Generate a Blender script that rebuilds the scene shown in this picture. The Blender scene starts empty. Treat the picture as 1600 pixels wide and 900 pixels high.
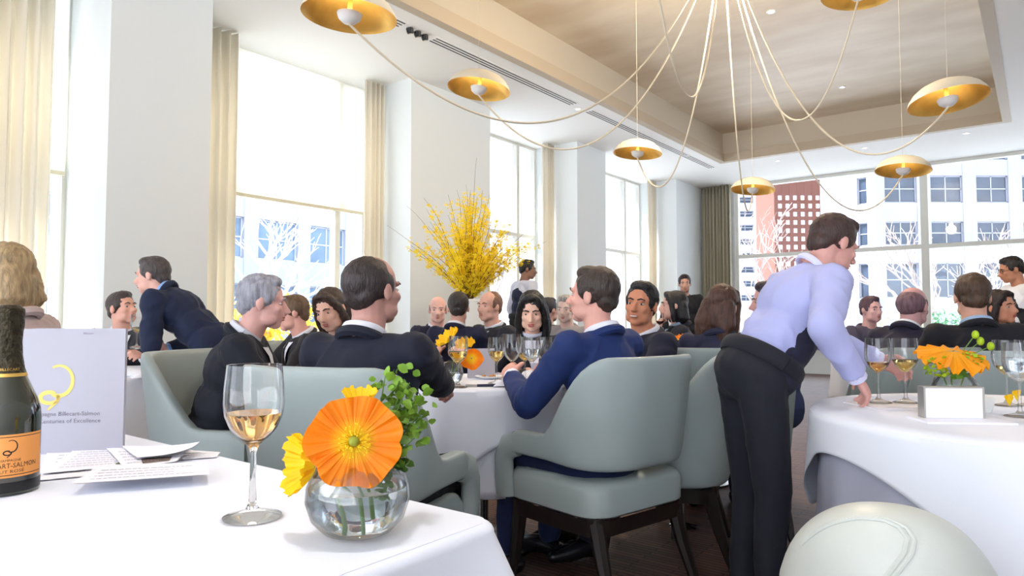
import bpy, bmesh, math, random
import numpy as np
from mathutils import Vector, Matrix, noise as mnoise

random.seed(7)
sc = bpy.context.scene
COL = sc.collection
PI = math.pi
rad = math.radians

# ------------------------------------------------------------------ camera
H = 1.03                      # lens height over the floor
YAW = rad(37.8)               # turned left of the long axis of the room (+Y)
PIT = rad(2.7)
FPX = 1067.0
cam_data = bpy.data.cameras.new('camera')
cam_data.sensor_width = 36.0
cam_data.lens = 36.0 * FPX / 1600.0
cam_data.clip_start = 0.02
cam_data.clip_end = 600
cam = bpy.data.objects.new('camera', cam_data)
COL.objects.link(cam)
cam.location = (0, 0, H)
cam.rotation_euler = (PI / 2 + PIT, 0, YAW)
sc.camera = cam

# ------------------------------------------------------------------ sky, sun, exposure
world = bpy.data.worlds.new('sky')
sc.world = world
world.use_nodes = True
wb = world.node_tree.nodes['Background']
wb.inputs['Color'].default_value = (0.83, 0.91, 1.0, 1)
wb.inputs['Strength'].default_value = 2.3
sun_data = bpy.data.lights.new('sun', 'SUN')
sun_data.energy = 15.0
sun_data.angle = rad(12)
sun_data.color = (1.0, 0.98, 0.95)
sun = bpy.data.objects.new('sun', sun_data)
COL.objects.link(sun)
sun.rotation_euler = Vector((0.50, 0.30, -0.81)).to_track_quat('-Z', 'Y').to_euler()
vs = sc.view_settings
vs.view_transform = 'Standard'
vs.look = 'None'
vs.gamma = 1.0
vs.use_curve_mapping = False
vs.exposure = 0.95
cy = sc.cycles
cy.max_bounces = 12
cy.diffuse_bounces = 5
cy.glossy_bounces = 4
cy.transmission_bounces = 12
cy.transparent_max_bounces = 16
cy.sample_clamp_indirect = 5.0
cy.caustics_reflective = False

# ------------------------------------------------------------------ placing helpers
DX, DY = -math.sin(YAW), math.cos(YAW)      # horizontal view direction
RX, RY = math.cos(YAW), math.sin(YAW)       # to the right of it


def at(px, py, t):
    """point at horizontal distance t seen at (px, py) of the 1600x900 photo"""
    u = (px - 800) / FPX
    v = (450 - py) / FPX
    k = t / (math.cos(PIT) - v * math.sin(PIT))
    w = k * (math.sin(PIT) + v * math.cos(PIT))
    return Vector((t * DX + k * u * RX, t * DY + k * u * RY, H + w))


def ground(px, t, z=0.0):
    p = at(px, 500, t)
    return Vector((p.x, p.y, z))


def on(px, py, z):
    u = (px - 800) / FPX
    v = (450 - py) / FPX
    w = math.sin(PIT) + v * math.cos(PIT)
    k = (z - H) / w
    t = k * (math.cos(PIT) - v * math.sin(PIT))
    return Vector((t * DX + k * u * RX, t * DY + k * u * RY, z))


def heading(a):
    """rotation so that local +Y points a degrees right of the view direction"""
    return YAW - rad(a)


# ------------------------------------------------------------------ materials
def lin(c):
    def f(x):
        x = x / 255.0
        return x / 12.92 if x <= 0.04045 else ((x + 0.055) / 1.055) ** 2.4
    return (f(c[0]), f(c[1]), f(c[2]), 1.0)


MATS = {}


def mat(name, col, rough=0.6, metal=0.0, var=0.0, vscale=8.0, bump=0.0, bscale=60.0, spec=0.5,
        sheen=0.0, coat=0.0, trans=0.0, ior=1.45, sub=0.0, emit=None, estr=0.0, stretch=None, var2=None):
    if name in MATS:
        return MATS[name]
    m = bpy.data.materials.new(name)
    m.use_nodes = True
    nt = m.node_tree
    b = nt.nodes['Principled BSDF']
    c = lin(col)
    b.inputs['Base Color'].default_value = c
    b.inputs['Roughness'].default_value = rough
    b.inputs['Metallic'].default_value = metal
    b.inputs['Specular IOR Level'].default_value = spec
    b.inputs['Sheen Weight'].default_value = sheen
    b.inputs['Coat Weight'].default_value = coat
    b.inputs['Transmission Weight'].default_value = trans
    b.inputs['IOR'].default_value = ior
    if sub:
        b.inputs['Subsurface Weight'].default_value = sub
        b.inputs['Subsurface Radius'].default_value = (0.02, 0.008, 0.004)
    if emit:
        b.inputs['Emission Color'].default_value = lin(emit)
        b.inputs['Emission Strength'].default_value = estr
    if var or bump:
        tc = nt.nodes.new('ShaderNodeTexCoord')
        mp = nt.nodes.new('ShaderNodeMapping')
        nt.links.new(tc.outputs['Object'], mp.inputs['Vector'])
        if stretch:
            mp.inputs['Scale'].default_value = stretch
    if var:
        n = nt.nodes.new('ShaderNodeTexNoise')
        n.inputs['Scale'].default_value = vscale
        n.inputs['Detail'].default_value = 4
        nt.links.new(mp.outputs['Vector'], n.inputs['Vector'])
        mx = nt.nodes.new('ShaderNodeMix')
        mx.data_type = 'RGBA'
        d = lin(var2) if var2 else tuple(x * (1 - var) for x in c[:3]) + (1,)
        mx.inputs[6].default_value = d
        mx.inputs[7].default_value = c if var2 else tuple(min(1, x * (1 + var * 0.6)) for x in c[:3]) + (1,)
        cr = nt.nodes.new('ShaderNodeMapRange')
        cr.inputs['From Min'].default_value = 0.3
        cr.inputs['From Max'].default_value = 0.7
        nt.links.new(n.outputs['Fac'], cr.inputs['Value'])
        nt.links.new(cr.outputs['Result'], mx.inputs['Factor'])
        nt.links.new(mx.outputs[2], b.inputs['Base Color'])
    if bump:
        n2 = nt.nodes.new('ShaderNodeTexNoise')
        n2.inputs['Scale'].default_value = bscale
        n2.inputs['Detail'].default_value = 3
        nt.links.new(mp.outputs['Vector'], n2.inputs['Vector'])
        bp = nt.nodes.new('ShaderNodeBump')
        bp.inputs['Strength'].default_value = bump
        bp.inputs['Distance'].default_value = 0.01
        nt.links.new(n2.outputs['Fac'], bp.inputs['Height'])
        nt.links.new(bp.outputs['Normal'], b.inputs['Normal'])
    MATS[name] = m
    return m


def thin_glass(name, tint=(1, 1, 1), edge=0.75, base=0.04):
    if name in MATS:
        return MATS[name]
    m = bpy.data.materials.new(name)
    m.use_nodes = True
    nt = m.node_tree
    nt.nodes.remove(nt.nodes['Principled BSDF'])
    out = nt.nodes['Material Output']
    tr = nt.nodes.new('ShaderNodeBsdfTransparent')
    tr.inputs['Color'].default_value = tint + (1,)
    gl = nt.nodes.new('ShaderNodeBsdfGlossy')
    gl.inputs['Roughness'].default_value = 0.02
    lw = nt.nodes.new('ShaderNodeLayerWeight')
    lw.inputs['Blend'].default_value = 0.25
    mr = nt.nodes.new('ShaderNodeMapRange')
    mr.inputs['To Min'].default_value = base
    mr.inputs['To Max'].default_value = edge
    nt.links.new(lw.outputs['Fresnel'], mr.inputs['Value'])
    mix = nt.nodes.new('ShaderNodeMixShader')
    nt.links.new(mr.outputs['Result'], mix.inputs['Fac'])
    nt.links.new(tr.outputs[0], mix.inputs[1])
    nt.links.new(gl.outputs[0], mix.inputs[2])
    nt.links.new(mix.outputs[0], out.inputs['Surface'])
    MATS[name] = m
    return m


def fabric_translucent(name, col, mixf=0.5, wave=False):
    if name in MATS:
        return MATS[name]
    m = bpy.data.materials.new(name)
    m.use_nodes = True
    nt = m.node_tree
    nt.nodes.remove(nt.nodes['Principled BSDF'])
    out = nt.nodes['Material Output']
    d = nt.nodes.new('ShaderNodeBsdfDiffuse')
    t = nt.nodes.new('ShaderNodeBsdfTranslucent')
    d.inputs['Color'].default_value = lin(col)
    t.inputs['Color'].default_value = lin(col)
    mix = nt.nodes.new('ShaderNodeMixShader')
    mix.inputs['Fac'].default_value = mixf
    nt.links.new(d.outputs[0], mix.inputs[1])
    nt.links.new(t.outputs[0], mix.inputs[2])
    nt.links.new(mix.outputs[0], out.inputs['Surface'])
    MATS[name] = m
    return m


M_WALL = mat('wall_paint', (228, 233, 234), 0.7, bump=0.03, bscale=120)
M_CEIL = mat('ceiling_paint', (248, 248, 244), 0.8)
M_COVE = mat('cove_paint', (206, 196, 178), 0.6)
M_FRAME = mat('window_metal', (226, 226, 218), 0.45)
M_PANE = thin_glass('window_glass', (0.97, 0.985, 1.0), 0.5, 0.02)
M_CURT = fabric_translucent('curtain_fabric', (246, 241, 230), 0.5)
M_CURT2 = mat('drape_fabric', (176, 170, 150), 0.8)
M_BLIND = fabric_translucent('blind_fabric', (255, 254, 250), 0.85)
M_CHAIR = mat('chair_leather', (160, 172, 172), 0.42, bump=0.05, bscale=300, var=0.05, vscale=5)
M_CHAIR2 = mat('chair_leather_light', (200, 204, 198), 0.4, bump=0.05, bscale=300, var=0.05, vscale=5)
M_WOOD = mat('dark_wood', (36, 28, 26), 0.35, var=0.3, vscale=20, stretch=(1, 1, 0.1))
M_CLOTH = mat('white_linen', (234, 237, 248), 0.75, bump=0.04, bscale=500)
M_CLOTH2 = mat('grey_linen', (176, 178, 196), 0.8, bump=0.04, bscale=500)
M_GLASS = thin_glass('drinking_glass', (0.985, 0.985, 0.985), 0.85, 0.05)
M_REALGLASS = mat('clear_glass', (255, 255, 255), 0.0, trans=1.0, ior=1.45)
M_WINE = mat('white_wine', (240, 216, 140), 0.02, trans=0.95, ior=1.33)
M_ROSE = mat('rose_wine', (250, 196, 118), 0.02, trans=0.95, ior=1.33)
M_WATER = mat('water', (238, 246, 250), 0.02, trans=0.97, ior=1.33)
M_GOLD = mat('gold_leaf', (222, 180, 92), 0.38, metal=0.6, var=0.2, vscale=9)
M_CREAM = mat('cream_metal', (222, 212, 190), 0.5)
M_CORD = mat('cord_sleeve', (226, 214, 190), 0.6)
M_WHITE = mat('white_enamel', (245, 245, 242), 0.4)
M_BLACK = mat('black_plastic', (14, 14, 16), 0.4)
M_PAPER = mat('paper', (244, 243, 250), 0.8)
M_INK = mat('ink', (60, 60, 70), 0.8)


# ------------------------------------------------------------------ mesh helpers
class G:
    """collects verts and faces of one mesh"""

    def __init__(s):
        s.v = []
        s.f = []
        s.m = []

    def add(s, vs, fs, mi=0):
        o = len(s.v)
        s.v.extend([tuple(p) for p in vs])
        s.f.extend([tuple(i + o for i in f) for f in fs])
        s.m.extend([mi] * len(fs))
        return s

    def box(s, lo, hi, mi=0, R=None, c=None):
        x0, y0, z0 = lo
        x1, y1, z1 = hi
        vs = [(x0, y0, z0), (x1, y0, z0), (x1, y1, z0), (x0, y1, z0), (x0, y0, z1), (x1, y0, z1), (x1, y1, z1), (x0, y1, z1)]
        if R is not None:
            vs = [R @ Vector(p) + (c or Vector()) for p in vs]
        return s.add(vs, [(0, 3, 2, 1), (4, 5, 6, 7), (0, 1, 5, 4), (1, 2, 6, 5), (2, 3, 7, 6), (3, 0, 4, 7)], mi)

    def ell(s, c, r, R=None, nu=16, nv=10, mi=0):
        if not hasattr(r, '__len__'):
            r = (r, r, r)
        c = Vector(c)
        vs = [(0, 0, -1)]
        for j in range(1, nv):
            a = -PI / 2 + PI * j / nv
            for i in range(nu):
                b = 2 * PI * i / nu
                vs.append((math.cos(a) * math.cos(b), math.cos(a) * math.sin(b), math.sin(a)))
        vs.append((0, 0, 1))
        out = []
        for p in vs:
            q = Vector((p[0] * r[0], p[1] * r[1], p[2] * r[2]))
            if R is not None:
                q = R @ q
            out.append(c + q)
        fs = []
        for i in range(nu):
            fs.append((0, 1 + (i + 1) % nu, 1 + i))
        for j in range(nv - 2):
            for i in range(nu):
                a = 1 + j * nu + i
                b = 1 + j * nu + (i + 1) % nu
                fs.append((a, b, b + nu, a + nu))
        L = len(vs) - 1
        k = 1 + (nv - 2) * nu
        for i in range(nu):
            fs.append((k + i, k + (i + 1) % nu, L))
        return s.add(out, fs, mi)

    def tube(s, path, radii, n=10, caps=True, mi=0, flat=None, up=None, rnd=False):
        path = [Vector(p) for p in path]
        if not hasattr(radii, '__len__'):
            radii = [radii] * len(path)
        radii = list(radii)
        if rnd:      # rounded ends
            d0 = (path[0] - path[1]).normalized()
            d1 = (path[-1] - path[-2]).normalized()
            pre, prr, post, por = [], [], [], []
            for a in (80, 55, 28):
                pre.append(path[0] + d0 * radii[0] * math.sin(rad(a)))
                prr.append(radii[0] * math.cos(rad(a)))
            for a in (28, 55, 80):
                post.append(path[-1] + d1 * radii[-1] * math.sin(rad(a)))
                por.append(radii[-1] * math.cos(rad(a)))
            path = pre + path + post
            radii = prr + radii + por
        N = len(path)
        vs = []
        prev = None
        for i in range(N):
            d = (path[min(i + 1, N - 1)] - path[max(i - 1, 0)])
            d = d.normalized() if d.length > 1e-9 else Vector((0, 0, 1))
            if prev is None:
                a = Vector(up) if up else (Vector((0, 0, 1)) if abs(d.z) < 0.9 else Vector((1, 0, 0)))
                a = (a - d * a.dot(d)).normalized()
            else:
                a = (prev - d * prev.dot(d))
                a = a.normalized() if a.length > 1e-6 else prev
            prev = a
            b = d.cross(a)
            for k in range(n):
                th = 2 * PI * k / n
                fa = flat if flat else 1.0
                vs.append(path[i] + (a * math.cos(th) * fa + b * math.sin(th)) * radii[i])
        fs = []
        for i in range(N - 1):
            for k in range(n):
                p = i * n + k
                q = i * n + (k + 1) % n
                fs.append((p, q, q + n, p + n))
        if caps:
            fs.append(tuple(range(n - 1, -1, -1)))
            fs.append(tuple((N - 1) * n + k for k in range(n)))
        return s.add(vs, fs, mi)

    def lathe(s, prof, n=24, c=(0, 0, 0), mi=0, closed=False, R=None):
        c = Vector(c)
        vs = []
        for (r, z) in prof:
            for k in range(n):
                a = 2 * PI * k / n
                p = Vector((r * math.cos(a), r * math.sin(a), z))
                if R is not None:
                    p = R @ p
                vs.append(c + p)
        fs = []
        for i in range(len(prof) - 1):
            for k in range(n):
                p = i * n + k
                q = i * n + (k + 1) % n
                fs.append((p, q, q + n, p + n))
        if closed:
            fs.append(tuple(range(n - 1, -1, -1)))
            fs.append(tuple((len(prof) - 1) * n + k for k in range(n)))
        return s.add(vs, fs, mi)

    def grid(s, pts, wrap=False, mi=0):
        """pts[j][i]"""
        h = len(pts)
        w = len(pts[0])
        vs = [p for row in pts for p in row]
        fs = []
        for j in range(h - 1):
            for i in range(w if wrap else w - 1):
                a = j * w + i
                b = j * w + (i + 1) % w
                fs.append((a, b, b + w, a + w))
        return s.add(vs, fs, mi)

    def mesh(s, name, mats, smooth=True):
        me = bpy.data.meshes.new(name)
        me.from_pydata(s.v, [], s.f)
        if not isinstance(mats, (list, tuple)):
            mats = [mats]
        for m in mats:
            me.materials.append(m)
        if len(mats) > 1:
            me.polygons.foreach_set('material_index', s.m)
        if smooth:
            me.polygons.foreach_set('use_smooth', [True] * len(me.polygons))
        me.update()
        return me


def link(name, me, parent=None, loc=None, rot=None, scale=None):
    o = bpy.data.objects.new(name, me)
    COL.objects.link(o)
    if parent is not None:
        o.parent = parent
    if loc is not None:
        o.location = loc
    if rot is not None:
        o.rotation_euler = rot
    if scale is not None:
        o.scale = scale
    return o


def part(name, g, mats, parent=None, smooth=True, bevel=0.0, **kw):
    o = link(name, g.mesh(name, mats, smooth), parent, **kw)
    if bevel:
        bm = bmesh.new()
        bm.from_mesh(o.data)
        bmesh.ops.bevel(bm, geom=list(bm.edges), offset=bevel, segments=2, affect='EDGES', profile=0.6)
        bm.to_mesh(o.data)
        bm.free()
    if smooth:
        o.data.set_sharp_from_angle(angle=rad(42))
    return o


def thing(name, label, cat, loc=(0, 0, 0), rz=0.0, group=None):
    o = link(name, None, None, loc, (0, 0, rz))
    o.empty_display_size = 0.1
    return tag(o, label, cat, group)


def tag(o, label, cat, group=None):
    o['label'] = label
    o['category'] = cat
    if group:
        o['group'] = group
    return o


def struct(o, kind='structure'):
    o['kind'] = kind
    return o


def B(name, lo, hi, m, parent=None, bevel=0.0, smooth=False):
    return part(name, G().box(lo, hi), m, parent, smooth=smooth, bevel=bevel)


def copy_tree(o, parent=None):
    c = o.copy()
    COL.objects.link(c)
    c.parent = parent
    for ch in list(o.children):
        copy_tree(ch, c)
    return c


BLEND = []        # (object, voxel, smooth iterations, fold noise)


def blend(name, g, m, parent, voxel, it=3, folds=0.0, fscale=9.0):
    """one continuous skin grown over overlapping shapes"""
    o = link(name, g.mesh(name, m), parent)
    r = o.modifiers.new('r', 'REMESH')
    r.mode = 'VOXEL'
    r.voxel_size = voxel
    r.use_smooth_shade = True
    if it:
        s = o.modifiers.new('s', 'SMOOTH')
        s.factor = 0.5
        s.iterations = it
    BLEND.append((o, folds, fscale))
    return o


def bake_blends():
    dg = bpy.context.evaluated_depsgraph_get()
    dg.update()
    done = []
    for o, folds, fs in BLEND:
        me = bpy.data.meshes.new_from_object(o.evaluated_get(dg), preserve_all_data_layers=False, depsgraph=dg)
        done.append((o, me, folds, fs))
    for o, me, folds, fs in done:
        old = o.data
        ms = list(old.materials)
        o.modifiers.clear()
        o.data = me
        me.name = o.name
        if not me.materials:
            for m in ms:
                me.materials.append(m)
        if folds:
            n = len(me.vertices)
            co = np.empty(n * 3, np.float32)
            no = np.empty(n * 3, np.float32)
            me.vertices.foreach_get('co', co)
            me.vertices.foreach_get('normal', no)
            co = co.reshape(-1, 3)
            no = no.reshape(-1, 3)
            d = np.empty(n, np.float32)
            for i in range(n):
                p = Vector(co[i])
                q = Vector((p.x * fs, p.y * fs, p.z * fs * 0.75))
                w = mnoise.noise(q * 0.6) * 1.5
                d[i] = 1.0 - abs(mnoise.noise(q + Vector((w, w, w)))) * 2.2
            co += no * (d * folds)[:, None]
            me.vertices.foreach_set('co', co.reshape(-1))
        me.polygons.foreach_set('use_smooth', [True] * len(me.polygons))
        me.update()
    BLEND.clear()


# ================================================================== THE ROOM
ZC = 3.83          # low ceiling
ZT = 4.34          # tray ceiling
XP = -5.67         # pilaster fronts, left side
XW = -6.52         # window plane, left side
YB = 14.05         # window plane, far side
YN = -4.6          # the room goes on behind the camera
XR = 3.4
TX0, TX1, TY0, TY1 = -4.37, -0.36, -3.2, 11.75   # tray opening

# floor with fine dark boards
m = bpy.data.materials.new('floor_boards')
m.use_nodes = True
nt = m.node_tree
b = nt.nodes['Principled BSDF']
tc = nt.nodes.new('ShaderNodeTexCoord')
mp = nt.nodes.new('ShaderNodeMapping')
mp.inputs['Rotation'].default_value = (0, 0, rad(0))
nt.links.new(tc.outputs['Object'], mp.inputs['Vector'])
br = nt.nodes.new('ShaderNodeTexBrick')
br.inputs['Color1'].default_value = lin((116, 84, 72))
br.inputs['Color2'].default_value = lin((92, 66, 58))
br.inputs['Mortar'].default_value = lin((52, 38, 36))
br.inputs['Scale'].default_value = 1.0
br.inputs['Mortar Size'].default_value = 0.004
br.inputs['Brick Width'].default_value = 0.35
br.inputs['Row Height'].default_value = 0.03
nt.links.new(mp.outputs['Vector'], br.inputs['Vector'])
nt.links.new(br.outputs['Color'], b.inputs['Base Color'])
b.inputs['Roughness'].default_value = 0.55
M_FLOOR = m
fl = struct(B('floor', (XW - 0.2, YN, -0.1), (XR, YB + 0.2, 0), M_FLOOR))

# low ceiling: a frame of four slabs around the tray, one mesh
g = G()
g.box((XW - 0.3, YN, ZC), (TX0, YB + 0.3, ZC + 0.14))
g.box((TX1, YN, ZC), (XR, YB + 0.3, ZC + 0.14))
g.box((TX0, TY1, ZC), (TX1, YB + 0.3, ZC + 0.14))
g.box((TX0, YN, ZC), (TX1, TY0, ZC + 0.14))
ceil = struct(part('ceiling', g, M_CEIL, smooth=False))

# tray ceiling with a hand-rubbed metallic plaster
m = bpy.data.materials.new('tray_plaster')
m.use_nodes = True
nt = m.node_tree
b = nt.nodes['Principled BSDF']
tc = nt.nodes.new('ShaderNodeTexCoord')
n1 = nt.nodes.new('ShaderNodeTexNoise')
n1.inputs['Scale'].default_value = 1.4
n1.inputs['Detail'].default_value = 6
mp = nt.nodes.new('ShaderNodeMapping')
mp.inputs['Scale'].default_value = (0.6, 1.6, 1)
nt.links.new(tc.outputs['Object'], mp.inputs['Vector'])
nt.links.new(mp.outputs['Vector'], n1.inputs['Vector'])
cr = nt.nodes.new('ShaderNodeValToRGB')
cr.color_ramp.elements[0].position = 0.3
cr.color_ramp.elements[0].color = lin((208, 188, 160))
cr.color_ramp.elements[1].position = 0.7
cr.color_ramp.elements[1].color = lin((230, 216, 192))
nt.links.new(n1.outputs['Fac'], cr.inputs['Fac'])
nt.links.new(cr.outputs['Color'], b.inputs['Base Color'])
b.inputs['Roughness'].default_value = 0.45
M_TRAY = m
tray = struct(B('ceiling_tray', (TX0 - 0.2, TY0 - 0.2, ZT), (TX1 + 0.2, TY1 + 0.2, ZT + 0.1), M_TRAY))
# cove sides: upper face and a lower stepped lip
zs = ZC + 0.14
g = G()
g.box((TX0 - 0.2, TY0 - 0.2, zs), (TX0 - 0.03, TY1 + 0.2, ZT))
g.box((TX1 + 0.03, TY0 - 0.2, zs), (TX1 + 0.2, TY1 + 0.2, ZT))
g.box((TX0 - 0.03, TY1 + 0.03, zs), (TX1 + 0.03, TY1 + 0.2, ZT))
g.box((TX0 - 0.03, TY0 - 0.2, zs), (TX1 + 0.03, TY0 - 0.03, ZT))
cove = struct(part('trim_1', g, M_COVE, smooth=False))
g = G()
e = 0.004
g.box((TX0 - 0.1, TY0 - 0.1, ZC - e), (TX0 + e, TY1 + e, zs))
g.box((TX1 - e, TY0 - 0.1, ZC - e), (TX1 + 0.1, TY1 + e, zs))
g.box((TX0 - 0.1, TY1 - e, ZC - e), (TX1 + 0.1, TY1 + 0.1, zs))
struct(part('trim_2', g, mat('cove_lip_paint', (196, 182, 160), 0.6), smooth=False))

# pilasters of the window side: (y0, y1)
PIL = [(-4.6, -3.9), (-1.05, -0.25), (2.21, 3.03), (5.42, 6.84), (8.97, 9.85), (12.63, 14.3)]
wl = struct(link('wall_left', None))
g0 = G()
for i, (y0, y1) in enumerate(PIL):
    B('pilaster', (XW - 0.3, y0, 0), (XP, y1, ZC), M_WALL, wl)
# sill wall under and lintel over the windows
for i in range(len(PIL) - 1):
    y0, y1 = PIL[i][1], PIL[i + 1][0]
    B('sill_wall', (XW - 0.25, y0, 0), (XW + 0.06, y1, 0.5), M_WALL, wl)
    B('window_ledge', (XW - 0.1, y0, 0.5), (XW + 0.16, y1, 0.54), M_FRAME, wl)

struct(B('wall_right', (XR, YN, 0), (XR + 0.2, YB + 0.2, ZC + 0.25), M_WALL))
# left windows
def window(n, y0, y1, muls, z0=0.54, z1=ZC, zt=2.34):
    w = struct(link('window_%d' % n, None))
    fr = 0.035
    ys = [y0] + muls + [y1]
    for y in ys:
        B('mullion', (XW - 0.05, y - fr, z0), (XW + 0.05, y + fr, z1), M_FRAME, w)
    for z in (z0, zt, z1 - 0.04):
        B('transom', (XW - 0.045, y0, z), (XW + 0.045, y1, z + 0.06), M_FRAME, w)
    for a, b_ in zip(ys[:-1], ys[1:]):
        for lo, hi in ((z0, zt), (zt, z1)):
            B('pane', (XW - 0.008, a, lo), (XW + 0.008, b_, hi), M_PANE, w)
    return w


window(1, -3.9, -1.05, [-3.3, -1.6])
window(2, -0.25, 2.21, [0.3, 1.65])
window(3, 3.03, 5.42, [3.68, 5.02])
window(4, 6.84, 8.97, [7.4, 8.5])
window(5, 9.85, 12.63, [10.5, 12.0])


def blind(label, y0, y1, zb):
    t = thing('roller_blind', label, 'blind', (XW + 0.09, (y0 + y1) / 2, zb), 0, 'roller blinds on the window side')
    h = ZC - zb - 0.005
    part('blind_fabric', G().box((-0.004, -(y1 - y0) / 2, 0.015), (0.004, (y1 - y0) / 2, h)), M_BLIND, t, smooth=False)
    part('bottom_bar', G().box((-0.014, -(y1 - y0) / 2, -0.015), (0.014, (y1 - y0) / 2, 0.02)), mat('blind_bar', (226, 220, 196), 0.5), t, smooth=False)


blind('half drawn white roller blind in the window at the left edge of the picture', -0.22, 2.18, 2.25)
blind('white roller blind half drawn above the bald man, between the two wide columns', 3.06, 5.39, 2.31)
blind('white roller blind in the window behind the viewpoint, left of all columns', -3.87, -1.08, 2.28)


def curtain(label, p0, p1, z0, z1, m, waves, amp, name='curtain', group=None):
    p0 = Vector(p0)
    p1 = Vector(p1)
    d = (p1 - p0)
    nrm = Vector((-d.y, d.x, 0)).normalized()
    N = waves * 10
    rows = []
    for j, z in enumerate(np.linspace(z0, z1, 9)):
        row = []
        for i in range(N + 1):
            s = i / N
            k = 2 * PI * waves * s
            a = amp * (1 + 0.2 * math.sin(3.1 * s * waves + j * 0.15))
            o = math.sin(k + 0.25 * math.sin(1.7 * k)) * a
            q = p0 + d * s + nrm * o
            row.append((q.x, q.y, z))
        rows.append(row)
    g = G().grid(rows)
    o = part(name, g, m)
    sm = o.modifiers.new('thickness', 'SOLIDIFY')
    sm.thickness = 0.004
    tag(o, label, 'curtain', group)
    return o


GC = 'cream curtains of the window side'
curtain('cream curtain gathered beside the blond woman at the left edge', (-6.2, 1.25, 0), (-6.2, 2.0, 0), 0.02, ZC - 0.01, M_CURT, 8, 0.05, group=GC)
curtain('narrow cream curtain just right of the wide grey column at left', (-6.15, 3.1, 0), (-6.15, 3.55, 0), 0.02, ZC - 0.01, M_CURT, 5, 0.05, group=GC)
curtain('cream curtain left of the column behind the yellow blossoms', (-6.12, 5.14, 0), (-6.12, 5.40, 0), 0.02, ZC - 0.01, M_CURT, 4, 0.04, group=GC)
curtain('cream curtain right of the window behind the yellow blossoms', (-6.12, 8.72, 0), (-6.12, 8.95, 0), 0.02, ZC - 0.01, M_CURT, 4, 0.04, group=GC)
curtain('thin cream curtain at the far end of the window side, before the last column', (-6.12, 12.36, 0), (-6.12, 12.6, 0), 0.02, ZC - 0.01, M_CURT, 4, 0.04, group=GC)
curtain('taupe pleated curtain in the far corner of the room', (-5.62, YB - 0.25, 0), (-5.0, YB - 0.25, 0), 0.02, ZC - 0.01, M_CURT2, 9, 0.05)

# far windows
wb_ = struct(link('wall_back', None))
B('sill_wall', (-5.6, YB - 0.06, 0), (XR, YB + 0.2, 0.5), M_WALL, wb_)
B('window_ledge', (-5.6, YB - 0.16, 0.5), (XR, YB + 0.1, 0.54), M_FRAME, wb_)
B('jamb', (-5.7, YB - 0.1, 0), (-4.98, YB + 0.2, ZC), M_WALL, wb_)
wf = struct(link('window_6', None))
mx_ = [-4.98, -1.60, 1.8]
for x in mx_ + [XR]:
    B('mullion', (x - 0.06, YB - 0.06, 0.54), (x + 0.06, YB + 0.06, ZC), M_FRAME, wf)
for z in (0.54, 2.30, ZC - 0.06):
    B('transom', (-4.98, YB - 0.055, z), (XR, YB + 0.055, z + 0.075), M_FRAME, wf)
for a, b_ in zip(mx_, mx_[1:] + [XR]):
    for lo, hi in ((0.54, 2.30), (2.30, ZC)):
        B('pane', (a, YB - 0.008, lo), (b_, YB + 0.008, hi), M_PANE, wf)

# linear air slots and recessed spots in the low ceiling
M_SLOT = mat('slot_black', (40, 40, 42), 0.8)
sg = 'black air slots in the white ceiling'
for (y0, y1, lab) in ((3.9, 4.40, 'short black air slot in the ceiling beside the largest gold lamp'),
                      (4.78, 7.40, 'long black air slot in the ceiling between the two left gold lamps'),
                      (7.75, 12.1, 'faint air slot in the ceiling above the far left windows')):
    t = thing('air_slot', lab, 'air vent', (-4.72, (y0 + y1) / 2, ZC), 0, sg)
    part('trim_plate', G().box((-0.075, -(y1 - y0) / 2, -0.004), (0.075, (y1 - y0) / 2, -0.0005)), M_CEIL, t, smooth=False)
    for k in range(3):
        x = -0.045 + 0.045 * k
        part('slot', G().box((x - 0.007, -(y1 - y0) / 2 + 0.02, -0.006), (x + 0.007, (y1 - y0) / 2 - 0.02, -0.003)), M_SLOT, t, smooth=False)


def spot(x, y, label, z=ZC, n=1):
    t = thing('recessed_spot', label, 'spotlight', (x, y, z), 0, 'recessed ceiling spots')
    part('trim_ring', G().lathe([(0.03, -0.002), (0.032, -0.008), (0.05, -0.008), (0.052, 0.0)], 20), M_WHITE, t)
    part('lamp_face', G().lathe([(0.0005, -0.003), (0.031, -0.003)], 20), mat('spot_lamp', (255, 246, 226), 0.4, emit=(255, 240, 214), estr=4.0), t)


for k in range(3):
    t = thing('track_spot', ('first', 'middle', 'last')[k] + ' of three small black gimbal spots right of the largest gold lamp', 'spotlight', (-4.72, 4.48 + 0.1 * k, ZC), 0, 'black gimbal spots in the ceiling slot')
    part('housing', G().lathe([(0.0005, -0.05), (0.028, -0.05), (0.034, -0.03), (0.036, 0.0)], 14, R=Matrix.Rotation(0.25, 3, 'X')), M_BLACK, t)
    part('lens', G().lathe([(0.0005, -0.052), (0.02, -0.052)], 14, R=Matrix.Rotation(0.25, 3, 'X')), M_CREAM, t)
for px, py, lab in ((903, 170, 'small recessed spot at the end of the long ceiling air slot'), (1073, 243, 'small recessed spot in the white ceiling left of the tray corner'),
                    (1215, 251, 'recessed spot in the far ceiling left of the right gold lamps'), (1351, 231, 'recessed spot in the far ceiling above the looping cord'),
                    (1510, 208, 'recessed spot in the far ceiling near the right edge')):
    p = on(px, py, ZC)
    spot(p.x, p.y, lab)
for px, py, lab in ((1205, 18, 'small recessed spot in the tray ceiling beside the hanging cords'), (1316, 136, 'small recessed spot near the far edge of the tray ceiling')):
    p = on(px, py, ZT)
    spot(p.x, p.y, lab, ZT)

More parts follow.
